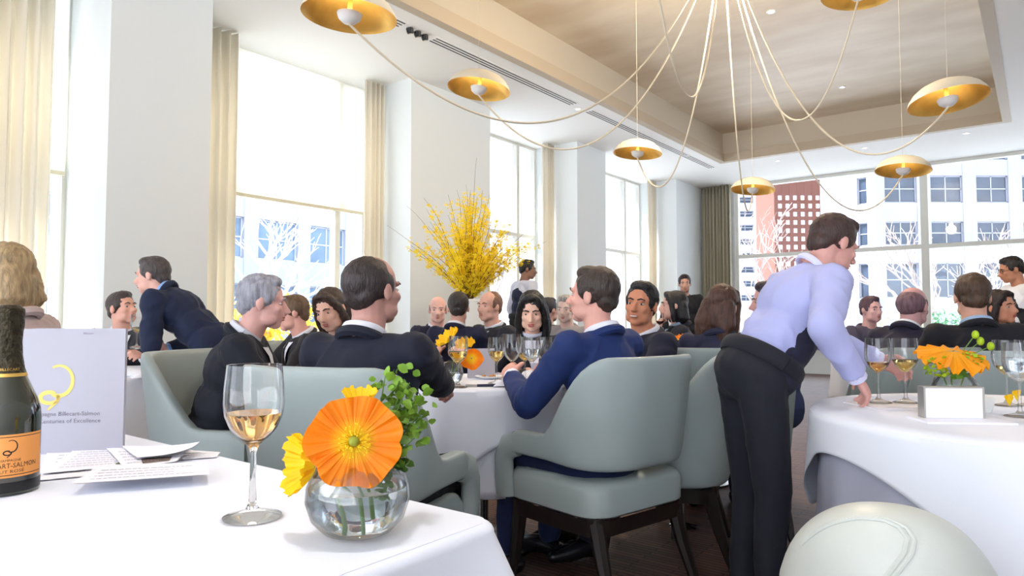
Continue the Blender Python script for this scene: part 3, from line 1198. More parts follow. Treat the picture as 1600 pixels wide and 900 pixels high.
# papers ------------------------------------------------------------
def sheet(label, quad, z, lines=0, photo=None, curl=0.0, name='paper_sheet', mm=None):
    """quad: four photo points (far-left, far-right, near-right, near-left) lying on the table"""
    P = [on(q[0], q[1], z) for q in quad]
    c = sum(P, Vector()) / 4
    o = thing(name, label, 'paper', (c.x, c.y, z), 0, 'papers beside the champagne bottle')
    n = 8
    top, bot = [], []
    for j in range(n + 1):
        a, b_ = [], []
        for i in range(n + 1):
            s, t = i / n, j / n
            p = (P[3] * (1 - s) + P[2] * s) * (1 - t) + (P[0] * (1 - s) + P[1] * s) * t
            dz = curl * (s ** 3) + 0.25 * curl * (1 - t) ** 2
            a.append((p.x - c.x, p.y - c.y, dz + 0.0012))
            b_.append((p.x - c.x, p.y - c.y, dz))
        top.append(a)
        bot.append(b_)
    g = G().grid(top)
    g.grid([r_[::-1] for r_ in bot])
    part('sheet', g, mm or M_PAPER, o)

    def q2(s, t):
        p = (P[3] * (1 - s) + P[2] * s) * (1 - t) + (P[0] * (1 - s) + P[1] * s) * t
        return (p.x - c.x, p.y - c.y, curl * (s ** 3) + 0.25 * curl * (1 - t) ** 2 + 0.0020)
    rnd = random.Random(len(label))
    if lines:
        g = G()
        for k in range(lines):
            t0 = 0.15 + 0.7 * k / lines
            e = 0.10 + 0.75 * rnd.random() * 0.3 + 0.55
            s = 0.1
            while s < min(e, 0.9):
                w_ = rnd.uniform(0.02, 0.06)
                g.add([q2(s, t0), q2(min(0.92, s + w_), t0), q2(min(0.92, s + w_), t0 + 0.15 / lines), q2(s, t0 + 0.15 / lines)], [(0, 1, 2, 3)])
                s += w_ + 0.012
        part('printed_lines', g, mat('pale_print', (205, 203, 214), 0.8), o, smooth=False)
    if photo:
        for (s0, s1, t0, t1, col) in photo:
            part('printed_picture', G().add([q2(s0, t0), q2(s1, t0), q2(s1, t1), q2(s0, t1)], [(0, 1, 2, 3)]), mat('print_%d_%d_%d' % col, col, 0.7), o, smooth=False)
    return o


sheet('lowest printed sheet sticking out toward the bottle', ((75, 703), (290, 699), (200, 738), (58, 752)), 0.7512, 6)
sheet('white sheet with a small green picture in the paper pile', ((120, 700), (285, 697), (225, 726), (66, 741)), 0.7545, 7, [(0.66, 0.95, 0.1, 0.4, (120, 140, 80))])
sheet('white sheet with a brown landscape picture in the paper pile', ((165, 700), (300, 697), (275, 722), (195, 732)), 0.758, 5, [(0.35, 0.85, 0.08, 0.32, (120, 104, 96))])
sheet('folded white sheet with raised corner at the back of the paper pile', ((190, 697), (312, 700), (300, 712), (215, 718)), 0.762, 0, curl=0.012)
sheet('narrow white leaflet poking out at the right of the paper pile', ((270, 703), (345, 707), (338, 715), (240, 722)), 0.7515, 3)
sheet('white card with faint handwriting lying at the front of the paper pile', ((150, 730), (322, 722), (327, 742), (112, 757)), 0.768, 4)
B_ = None

# poppy vase ---------------------------------------------------------
pv = on(559, 836, 0.75)
PV = thing('bowl_vase', 'round clear glass bowl vase with water on the foreground table', 'vase', (pv.x, pv.y, 0.7515))
vo = [(0.0005, 0.0), (0.028, 0.0), (0.045, 0.006), (0.060, 0.022), (0.0675, 0.045), (0.066, 0.064), (0.058, 0.082), (0.046, 0.094), (0.040, 0.098)]
vi = [(0.038, 0.097), (0.044, 0.092), (0.056, 0.080), (0.0638, 0.063), (0.0653, 0.045), (0.058, 0.024), (0.043, 0.010), (0.0005, 0.007)]
part('glass_bowl', G().lathe(vo, 48), thin_glass('vase_glass', (0.97, 0.98, 0.985), 0.8, 0.10), PV)
part('water', G().lathe([(0.0005, 0.0078), (0.0425, 0.0106), (0.0572, 0.0245), (0.0643, 0.045), (0.0630, 0.062), (0.0005, 0.062)], 40), M_WATER, PV)


def frame_from(n, up=Vector((0, 0, 1))):
    z = n.normalized()
    x = up.cross(z).normalized()
    y = z.cross(x)
    return Matrix((x, y, z)).transposed()


def petal(R0, ang, L, spread, cup, ruf, ph, nr=12, na=37, base=0.06, back=0.0):
    """petal patch in a flower frame (z out of the flower)"""
    rows = []
    for j in range(nr):
        r_ = base + (1 - base) * j / (nr - 1)
        row = []
        for i in range(na):
            s = -1 + 2 * i / (na - 1)
            edge = 1 - 0.10 * abs(s) ** 3 - 0.04 * math.sin(5 * s + ph)
            a = ang + s * spread * (0.85 + 0.15 * r_)
            rr_ = L * r_ * edge
            z = cup * L * (r_ ** 1.7) + ruf * L * r_ ** 3 * math.sin(9 * s + ph) + ruf * 0.35 * L * r_ ** 2 * math.sin(23 * s + ph * 2) + 0.012 * L * r_ * math.sin(41 * s + ph) - back
            row.append(R0 @ Vector((rr_ * math.cos(a), rr_ * math.sin(a), z)))
        rows.append(row)
    return G().grid(rows)


def petal_mat(name, outer, inner, r_in, r_out):
    if name in MATS:
        return MATS[name]
    m = bpy.data.materials.new(name)
    m.use_nodes = True
    nt = m.node_tree
    b = nt.nodes['Principled BSDF']
    tc = nt.nodes.new('ShaderNodeTexCoord')
    ln = nt.nodes.new('ShaderNodeVectorMath')
    ln.operation = 'LENGTH'
    nt.links.new(tc.outputs['Object'], ln.inputs[0])
    mr = nt.nodes.new('ShaderNodeMapRange')
    mr.inputs['From Min'].default_value = r_in
    mr.inputs['From Max'].default_value = r_out
    nt.links.new(ln.outputs['Value'], mr.inputs['Value'])
    mx = nt.nodes.new('ShaderNodeMix')
    mx.data_type = 'RGBA'
    mx.inputs[6].default_value = lin(inner)
    mx.inputs[7].default_value = lin(outer)
    nt.links.new(mr.outputs['Result'], mx.inputs['Factor'])
    nt.links.new(mx.outputs[2], b.inputs['Base Color'])
    b.inputs['Roughness'].default_value = 0.6
    # light shines through petals
    tr = nt.nodes.new('ShaderNodeBsdfTranslucent')
    nt.links.new(mx.outputs[2], tr.inputs['Color'])
    ms = nt.nodes.new('ShaderNodeMixShader')
    ms.inputs['Fac'].default_value = 0.3
    out = nt.nodes['Material Output']
    nt.links.new(b.outputs[0], ms.inputs[1])
    nt.links.new(tr.outputs[0], ms.inputs[2])
    nt.links.new(ms.outputs[0], out.inputs['Surface'])
    MATS[name] = m
    return m


M_STEM = mat('stem_green', (96, 132, 60), 0.6)
M_LEAF = mat('leaf_green', (124, 168, 52), 0.5, var=0.35, vscale=30)
M_YEL = mat('flower_yellow', (250, 214, 20), 0.6, var=0.1)
M_POPPY = petal_mat('poppy_orange', (255, 140, 4), (252, 204, 20), 0.012, 0.032)
M_POPY = petal_mat('poppy_yellow', (255, 206, 10), (250, 220, 40), 0.01, 0.03)


def poppy(label, c, nrm, L, mp_, stem_to, npet=5, cup=0.16, ruf=0.06, rot=0.3, stamens=True, spread=0.75, group=None):
    root = thing('poppy_flower', label, 'flower', c, 0, group)
    R0 = frame_from(nrm)
    for k in range(npet):
        a = rot + 2 * PI * k / npet
        part('petal', petal(R0, a, L * (1 - 0.05 * (k % 2)), spread * (5 / npet), cup, ruf, k * 1.9, back=0.002 * (k % 2)), mp_, root)
    if stamens:
        g = G()
        rnd = random.Random(3)
        for k in range(70):
            a = rnd.random() * 2 * PI
            r1 = L * rnd.uniform(0.12, 0.36)
            p0 = Vector((0.06 * L * math.cos(a), 0.06 * L * math.sin(a), 0.01 * L))
            p1 = Vector((r1 * math.cos(a), r1 * math.sin(a), L * rnd.uniform(0.16, 0.26)))
            g.tube([R0 @ p0, R0 @ p1], [L * 0.006, L * 0.008], 4)
            g.ell(R0 @ p1, L * 0.022, nu=5, nv=4)
        part('stamens', g, mat('stamen_yellow', (246, 208, 30), 0.7), root)
        part('seed_head', G().ell(R0 @ Vector((0, 0, 0.12 * L)), (L * 0.12, L * 0.12, L * 0.12), nu=12, nv=8), mat('seed_green', (150, 158, 50), 0.6), root)
    s1 = Vector(stem_to) - Vector(c)
    mid = s1 * 0.5 + R0 @ Vector((0, 0, -0.25 * L))
    pts = []
    for k in range(11):
        q = k / 10
        pts.append((1 - q) ** 2 * Vector() + 2 * q * (1 - q) * (R0 @ Vector((0, 0, -0.5 * L)) * 1.6) + q * q * s1)
    part('stem', G().tube(pts, 0.0022, 6), M_STEM, root)
    return root


camv = Vector((0, 0, H))
cf = at(553, 690, 0.868)
poppy('large orange poppy facing the viewer in the foreground bowl vase', cf, (camv - cf) + Vector((0.0, 0, 0.05)), 0.060, M_POPPY, Vector((pv.x + 0.01, pv.y, 0.765)), npet=5, cup=0.14, rot=0.5)
cf = at(491, 725, 0.90)
poppy('yellow poppy seen from the side left of the orange poppy', cf, (camv - cf) * 0.6 + Vector((-RX, -RY, 0)) * 0.9, 0.040, M_POPY, Vector((pv.x - 0.015, pv.y, 0.77)), npet=6, cup=0.75, ruf=0.07, stamens=False, spread=0.8)
cf = at(562, 632, 0.935)
poppy('small yellow poppy peeking out above the orange poppy', cf, Vector((0, 0, 1)) + (camv - cf) * 0.3, 0.024, M_POPY, Vector((pv.x + 0.01, pv.y + 0.01, 0.78)), npet=5, cup=0.8, ruf=0.06, stamens=False, spread=0.85)


def leaf_mesh(L, name='leaf'):
    rows = []
    for j in range(5):
        t = j / 4
        w_ = L * 0.46 * math.sin(PI * min(1, t * 0.95 + 0.05)) ** 0.7
        z = 0.12 * L * math.sin(PI * t)
        rows.append([(-w_, t * L, z + 0.10 * L), (0, t * L, z), (w_, t * L, z + 0.10 * L)])
    return G().grid(rows)


def sprig(label, base, tips, nleaf, L, m_, seed, name='green_sprig', group=None, spread=0.03):
    rnd = random.Random(seed)
    root = thing(name, label, 'foliage', base, 0, group)
    me = leaf_mesh(L).mesh('leaf', m_)
    for tip in tips:
        v = Vector(tip) - Vector(base)
        pts = []
        for k in range(9):
            q = k / 8
            pts.append(v * q + Vector((0, 0, 0.35 * v.length * q * (1 - q))))
        part('stalk', G().tube(pts, [0.0018 * (1 - 0.5 * k / 8) for k in range(9)], 5), M_STEM, root)
        for i in range(nleaf):
            q = 1 - 0.55 * rnd.random() ** 1.3
            p = v * q + Vector((0, 0, 0.35 * v.length * q * (1 - q)))
            off = Vector((rnd.gauss(0, 1), rnd.gauss(0, 1), rnd.gauss(0, 1))) * spread * 0.55
            o = link('leaf', me, root, p + off, (rnd.uniform(-1.2, 1.2), rnd.uniform(-1.2, 1.2), rnd.uniform(0, 6.3)))
            k = rnd.uniform(0.7, 1.25)
            o.scale = (k, k, k)
    return root


vb = Vector((pv.x + 0.012, pv.y + 0.012, 0.80))
sprig('bunch of small green leaves arching right above the bowl vase', vb, [at(602, 588, 0.98), at(640, 598, 0.98), at(660, 625, 1.0), at(650, 655, 0.98), at(625, 615, 0.97), at(668, 645, 1.0), at(645, 625, 0.99)], 26, 0.0145, M_LEAF, 4, spread=0.021)
sprig('darker green leaves hanging over the rim of the foreground vase', vb, [at(612, 690, 0.93), at(606, 735, 0.90), at(622, 720, 0.92), at(600, 745, 0.88)], 20, 0.0135, mat('leaf_dark', (84, 128, 36), 0.5, var=0.4, vscale=30), 5, spread=0.016)
sprig('single drooping green leaf cluster right of the orange poppy', vb, [at(648, 684, 0.95)], 7, 0.012, M_LEAF, 6, spread=0.010)

# middle table things -------------------------------------------------
def zt(px, py, z=0.75):
    return on(px, py, z)


GM = 'wine glasses on the middle table'
wine_glass('glass of white wine held in the bald man\'s hand', ground(716, 2.86, 0.75), 0.15, M_WINE, 1.0, group=GM)
wine_glass('wine glass left of the black haired woman\'s hands', ground(776, 3.05, 0.75), 0.15, M_WINE, 0.95, group=GM)
wine_glass('tallest wine glass on the middle table before the black haired woman', ground(800, 2.95, 0.75), 0.0, None, 1.02, group=GM)
wine_glass('wine glass of water before the black haired woman\'s collar', ground(831, 2.98, 0.75), 0.158, M_WATER, 0.98, group=GM)
wine_glass('wine glass right behind the water glass on the middle table', ground(820, 3.12, 0.75), 0.14, M_WINE, 0.95, group=GM)
wine_glass('wine glass half hidden by the blue suited man\'s arm', ground(850, 3.12, 0.75), 0.0, None, 0.95, group=GM)
p = ground(704, 3.0, 0.75)
v_ = thing('bowl_vase', 'clear glass vase with yellow poppies behind the bald man\'s hand', 'vase', (p.x, p.y, 0.75))
part('glass_bowl', G().lathe([(0.0005, 0.003), (0.03, 0.0), (0.05, 0.02), (0.058, 0.05), (0.05, 0.085), (0.035, 0.10)], 28), M_GLASS, v_)
part('water', G().lathe([(0.0005, 0.006), (0.029, 0.003), (0.048, 0.021), (0.056, 0.05), (0.0005, 0.05)], 24), M_WATER, v_)
for lab, px, py, t_, L, nv in (('large yellow poppy behind the bald man\'s shoulder on the middle table', 703, 532, 2.96, 0.062, Vector((-0.2, -0.5, 0.6))),
                               ('smaller yellow poppy right of the large yellow one on the middle table', 727, 541, 3.0, 0.045, Vector((0.2, -0.4, 0.7)))):
    c_ = at(px, py, t_)
    poppy(lab, c_, nv, L, M_POPY, Vector((p.x, p.y, 0.78)), npet=5, cup=0.45, ruf=0.1, stamens=False, spread=0.85, group='yellow poppies on the middle table')
c_ = at(737, 560, 3.02)
poppy('orange poppy hanging over the vase on the middle table', c_, Vector((0.6, -0.6, -0.1)), 0.05, M_POPPY, Vector((p.x, p.y, 0.79)), npet=4, cup=0.5, ruf=0.06, stamens=False, spread=0.7)


def board(label, name, cat, px, py_bottom, t, wpx, hpx, m_, rot=0.0, lean=8, group=None):
    p_ = ground(px, t, 0.75)
    w_ = wpx * t / FPX
    h_ = hpx * t / FPX
    root = thing(name, label, cat, (p_.x, p_.y, 0.75), YAW + rad(rot), group)
    part('front_cover', G().box((-w_ / 2, -0.002, 0), (w_ / 2, 0.002, h_), R=Matrix.Rotation(rad(-lean), 3, 'X')), m_, root, smooth=False)
    part('back_cover', G().box((-w_ / 2, -0.002, 0), (w_ / 2, 0.002, h_), R=Matrix.Rotation(rad(lean), 3, 'X'), c=Vector((0, 0.285 * h_, 0))), m_, root, smooth=False)
    return root


board('grey folder standing on the middle table behind the flowers', 'presentation_folder', 'folder', 753, 590, 3.32, 42, 46, M_FOLD, 10, 8)


def plate(label, p_, r_=0.075, m_=None, group='small plates on the middle table'):
    root = thing('plate', label, 'plate', (p_.x, p_.y, p_.z), 0, group)
    part('plate_dish', G().lathe([(0.0005, 0.004), (r_ * 0.6, 0.004), (r_ * 0.7, 0.006), (r_, 0.014), (r_ * 0.99, 0.016), (r_ * 0.68, 0.009), (0.0005, 0.007)], 32), M_WHITE, root)
    g = G()
    rnd = random.Random(int(p_.x * 1000))
    for k in range(4):
        g.ell((rnd.uniform(-0.3, 0.3) * r_, rnd.uniform(-0.3, 0.3) * r_, 0.014), (0.014, 0.009, 0.007), Matrix.Rotation(rnd.random() * 3, 3, 'Z'), 10, 6)
    f_ = part('food', g, mat('food_brown', (196, 140, 84), 0.7, var=0.4, vscale=80), root)
    f_['kind'] = 'stuff'
    return root


plate('white plate with brown bites near the blue suited man on the middle table', zt(812, 597), 0.075)
plate('white plate behind the glasses on the middle table', zt(765, 592), 0.07)


def napkin(label, px, py, w_, d_, rot, z=0.752, group='crumpled white napkins'):
    p_ = on(px, py, z)
    rnd = random.Random(px * 7 + py)
    n = 12
    rows = []
    for j in range(n + 1):
        row = []
        for i in range(n + 1):
            x = (i / n - 0.5) * w_
            y = (j / n - 0.5) * d_
            q = Vector((x * 22 + px, y * 22, py))
            e = 1 - max(abs(i / n - 0.5), abs(j / n - 0.5)) * 2
            z_ = 0.004 + 0.028 * min(1, e * 2.2) * (0.6 + 0.8 * abs(mnoise.noise(q)))
            row.append((x + 0.012 * mnoise.noise(q * 0.7), y + 0.012 * mnoise.noise(q * 0.8 + Vector((5, 0, 0))), z_))
        rows.append(row)
    o_ = part('napkin', G().grid(rows), M_CLOTH, None, loc=(p_.x, p_.y, z), rot=(0, 0, YAW + rad(rot)))
    sm_ = o_.modifiers.new('thickness', 'SOLIDIFY')
    sm_.thickness = 0.002
    tag(o_, label, 'napkin', group)
    return o_


napkin('crumpled white napkin at the front edge of the middle table', 789, 603, 0.11, 0.09, 10)
napkin('white napkin behind the glasses on the middle table', 826, 590, 0.09, 0.08, 30)
napkin('large crumpled napkin on the table at left beside the folder', 212, 586, 0.26, 0.16, -10)
napkin('flat napkin at the edge of the table at left', 232, 590, 0.16, 0.12, 40)


def knife(label, px, py, rot, L=0.2, group='cutlery on the middle table'):
    p_ = on(px, py, 0.752)
    root = thing('table_knife', label, 'cutlery', (p_.x, p_.y, 0.7525), YAW + rad(rot), group)
    part('blade', G().box((-L / 2, -0.008, 0), (0.02, 0.008, 0.002)), MATS['steel'], root, smooth=False)
    part('handle', G().tube([(0.02, 0, 0.003), (L / 2, 0, 0.003)], [0.006, 0.007], 8), mat('dark_steel', (60, 64, 84), 0.3, metal=0.8), root)


knife('dark table knife left of the napkin on the middle table', 738, 604, 10)
knife('dark table knife touching the napkin on the middle table', 762, 603, -20)

# right table things --------------------------------------------------
GR = 'wine glasses on the right table'
wine_glass('wine glass with rose wine beside the waiter\'s hand', ground(1370, 2.3, 0.755), 0.135, M_ROSE, 1.0, group=GR)
wine_glass('wine glass with white wine left of the white card box', ground(1412, 2.3, 0.755), 0.143, M_WINE, 1.0, group=GR)
wine_glass('white wine glass right of the poppy vase on the right table', ground(1570, 2.25, 0.75), 0.13, M_WINE, 1.0, group=GR)
wine_glass('water glass at the right edge of the right table', ground(1589, 2.0, 0.75), 0.17, M_WATER, 1.0, group=GR)
wine_glass('wine glass hidden behind the water glass at the right edge', ground(1605, 2.25, 0.75), 0.13, M_WINE, 1.0, group=GR)
# menu card under the glasses
c_ = ground(1392, 2.26, 0.75)
mc = thing('menu_card', 'thin white menu card under the two wine glasses on the right table', 'menu', (c_.x, c_.y, 0.75), YAW + rad(8))
part('card', G().box((-0.12, -0.085, 0.0), (0.13, 0.085, 0.004)), mat('menu_paper', (226, 222, 224), 0.7), mc, smooth=False)
# white card box
c_ = ground(1486, 1.93, 0.75)
cb = thing('card_holder', 'white rectangular card holder standing on the right table', 'card holder', (c_.x, c_.y, 0.756), YAW + rad(-4))
M_BOX = mat('white_card', (244, 243, 250), 0.5)
part('front_panel', G().box((-0.079, -0.002, 0.0), (0.079, 0.002, 0.083)), M_BOX, cb, smooth=False)
part('frame_edge', G().box((0.077, -0.004, 0.0), (0.082, 0.03, 0.084)), mat('silver_edge', (190, 186, 180), 0.3, metal=0.6), cb, smooth=False)
part('frame_edge', G().box((-0.082, -0.004, 0.0), (-0.077, 0.03, 0.084)), MATS['silver_edge'], cb, smooth=False)
part('top_edge', G().box((-0.082, -0.003, 0.083), (0.082, 0.03, 0.087)), MATS['silver_edge'], cb, smooth=False)
part('back_panel', G().box((-0.079, 0.026, 0.0), (0.079, 0.03, 0.083)), M_BOX, cb, smooth=False)
c_ = ground(1505, 1.88, 0.75)
bk = thing('booklet', 'flat white booklet under the card holder on the right table', 'booklet', (c_.x, c_.y, 0.75), YAW + rad(-6))
part('cover', G().box((-0.115, -0.03, 0.0), (0.115, 0.09, 0.0055)), M_BOX, bk, smooth=False)
c_ = ground(1535, 2.1, 0.75)
cp = thing('small_cup', 'small white cup right behind the card holder', 'cup', (c_.x, c_.y, 0.75))
part('cup_body', G().lathe([(0.0005, 0.0), (0.016, 0.0), (0.022, 0.02), (0.026, 0.045), (0.024, 0.045), (0.019, 0.018), (0.0005, 0.006)], 24), M_WHITE, cp)
# poppy vase right
c_ = ground(1488, 2.1, 0.75)
v2 = thing('bowl_vase', 'clear bowl vase behind the white card holder on the right table', 'vase', (c_.x, c_.y, 0.75))
part('glass_bowl', G().lathe([(0.0005, 0.003), (0.03, 0.0), (0.052, 0.02), (0.062, 0.05), (0.064, 0.08), (0.052, 0.108), (0.044, 0.118)], 32), M_GLASS, v2)
part('water', G().lathe([(0.0005, 0.006), (0.028, 0.003), (0.05, 0.021), (0.06, 0.05), (0.061, 0.07), (0.0005, 0.07)], 28), M_WATER, v2)
cf = at(1490, 548, 2.07)
poppy('wide orange yellow poppy in the vase on the right table', cf, Vector((-DX * 0.35, -DY * 0.35, 0.9)), 0.098, petal_mat('poppy_amber', (255, 168, 6), (255, 176, 20), 0.02, 0.06), Vector((c_.x, c_.y, 0.77)), npet=6, cup=-0.28, ruf=0.10, stamens=False, spread=0.8)
M_HYD = mat('hydrangea_green', (160, 190, 28), 0.6, var=0.4, vscale=60)
vb = Vector((c_.x, c_.y, 0.86))
for lab, px, py, sd in (('round green blossom cluster under the poppy at left, right table', 1468, 574, 1), ('round green blossom cluster under the poppy at right, right table', 1512, 568, 2)):
    q = at(px, py, 2.06)
    rnd = random.Random(sd)
    root = thing('green_blossom', lab, 'flower', q, 0, 'green blossom clusters on the right table')
    me = leaf_mesh(0.013).mesh('floret', M_HYD)
    for k in range(90):
        d3 = Vector((rnd.gauss(0, 1), rnd.gauss(0, 1), rnd.gauss(0, 1))).normalized()
        link('floret', me, root, Vector((d3.x * 0.038, d3.y * 0.038, d3.z * 0.028)), (rnd.uniform(-1, 1), rnd.uniform(-1, 1), rnd.uniform(0, 6)))
    part('stem', G().tube([(0, 0, 0), Vector((c_.x, c_.y, 0.77)) - q], 0.002, 6), M_STEM, root)
sprig('dark green leaf pair hanging below the right table poppy', vb, [at(1520, 592, 2.03), at(1502, 588, 2.02)], 3, 0.03, MATS['leaf_dark'], 9, spread=0.006)
for lab, px, py in (('topmost round flower bud right of the wide poppy', 1524, 523), ('middle round flower bud right of the wide poppy', 1532, 533), ('lowest round flower bud right of the wide poppy', 1548, 541)):
    q = at(px, py, 2.06)
    root = thing('flower_bud', lab, 'flower', q, 0, 'buds on the right table')
    part('bud', G().ell((0, 0, 0), (0.010, 0.010, 0.013), nu=12, nv=8), M_HYD, root)
    s1 = vb - q
    part('stem', G().tube([Vector(), s1 * 0.5 + Vector((0, 0, 0.02)), s1], 0.0015, 5), M_STEM, root)
for lab, px, py, rt in (('folded yellow petal standing left of the right edge glass foot', 1578, 636, 0.2), ('second folded yellow petal at the right edge', 1590, 628, 0.9)):
    q = on(px, py, 0.75)
    root = thing('fallen_petal', lab, 'petal', (q.x, q.y, 0.751), 0, 'fallen petals on the right table')
    part('petal_blade', petal(frame_from(Vector((-DX, -DY, 0.4))), PI / 2, 0.038, 0.5, 0.3, 0.1, rt, back=0.0), M_POPY, root)

# ================================================================== PEOPLE
def skin_mat(col):
    return mat('skin_%d_%d_%d' % col, col, 0.5, sub=0.08, var=0.08, vscale=18)


def cloth_mat(col, rough=0.8):
    return mat('cloth_%d_%d_%d' % col, col, rough, sheen=0.03, bump=0.05, bscale=400)


def hair_mat(col):
    return mat('hair_%d_%d_%d' % col, col, 0.45, var=0.45, vscale=70, stretch=(1, 1, 0.12), bump=0.5, bscale=220)


def ik(s, w, lu, lf, pole):
    d = w - s
    L = d.length
    mx = (lu + lf) * 0.995
    if L > mx:
        w = s + d * (mx / L)
        d = w - s
        L = mx
    ca = (lu * lu + L * L - lf * lf) / (2 * lu * L)
    ca = max(-1, min(1, ca))
    dn = d.normalized()
    p = (pole - dn * pole.dot(dn)).normalized()
    return s + dn * lu * ca + p * lu * math.sqrt(1 - ca * ca), w


def hand_shapes(g, wrist, fwd, side, s, curl, thumb):
    """palm, four jointed fingers and a thumb; side points to the thumb"""
    f = fwd.normalized()
    x = (side - f * side.dot(f)).normalized()
    n = x.cross(f)            # one of the palm faces; fingers curl towards -n*thumb
    pn = n * thumb
    R = Matrix((x, f, n)).transposed()
    c = wrist + f * 0.05 * s
    g.ell(c, (0.04 * s, 0.052 * s, 0.017 * s), R, 14, 8)
    g.ell(wrist + f * 0.075 * s, (0.041 * s, 0.025 * s, 0.015 * s), R, 12, 8)
    for k, (ox, L) in enumerate(((0.029, 0.072), (0.010, 0.080), (-0.010, 0.074), (-0.028, 0.058))):
        p = wrist + f * (0.088 - 0.006 * abs(k - 1)) * s + x * ox * s
        a = rad(8)
        pts = [p]
        for j, fr in enumerate((0.42, 0.32, 0.26)):
            a += rad(curl) * (0.75 if j == 0 else 1.0)
            d = f * math.cos(a) - pn * math.sin(a) + x * (0.10 if k == 0 else -0.07 * (k - 1)) * 0.6
            pts.append(pts[-1] + d.normalized() * L * fr * s)
        g.tube(pts, [0.0098 * s, 0.0092 * s, 0.0085 * s, 0.0075 * s], 8, rnd=True)
    p = wrist + f * 0.022 * s + x * 0.028 * s
    d1 = (f * 0.65 + x * 0.75 - pn * 0.25).normalized()
    d2 = (f * 0.9 + x * (0.3 - 0.006 * curl) - pn * (0.3 + 0.006 * curl)).normalized()
    g.tube([p, p + d1 * 0.042 * s, p + d1 * 0.042 * s + d2 * 0.034 * s, p + d1 * 0.042 * s + d2 * 0.058 * s], [0.014 * s, 0.011 * s, 0.0095 * s, 0.008 * s], 8, rnd=True)


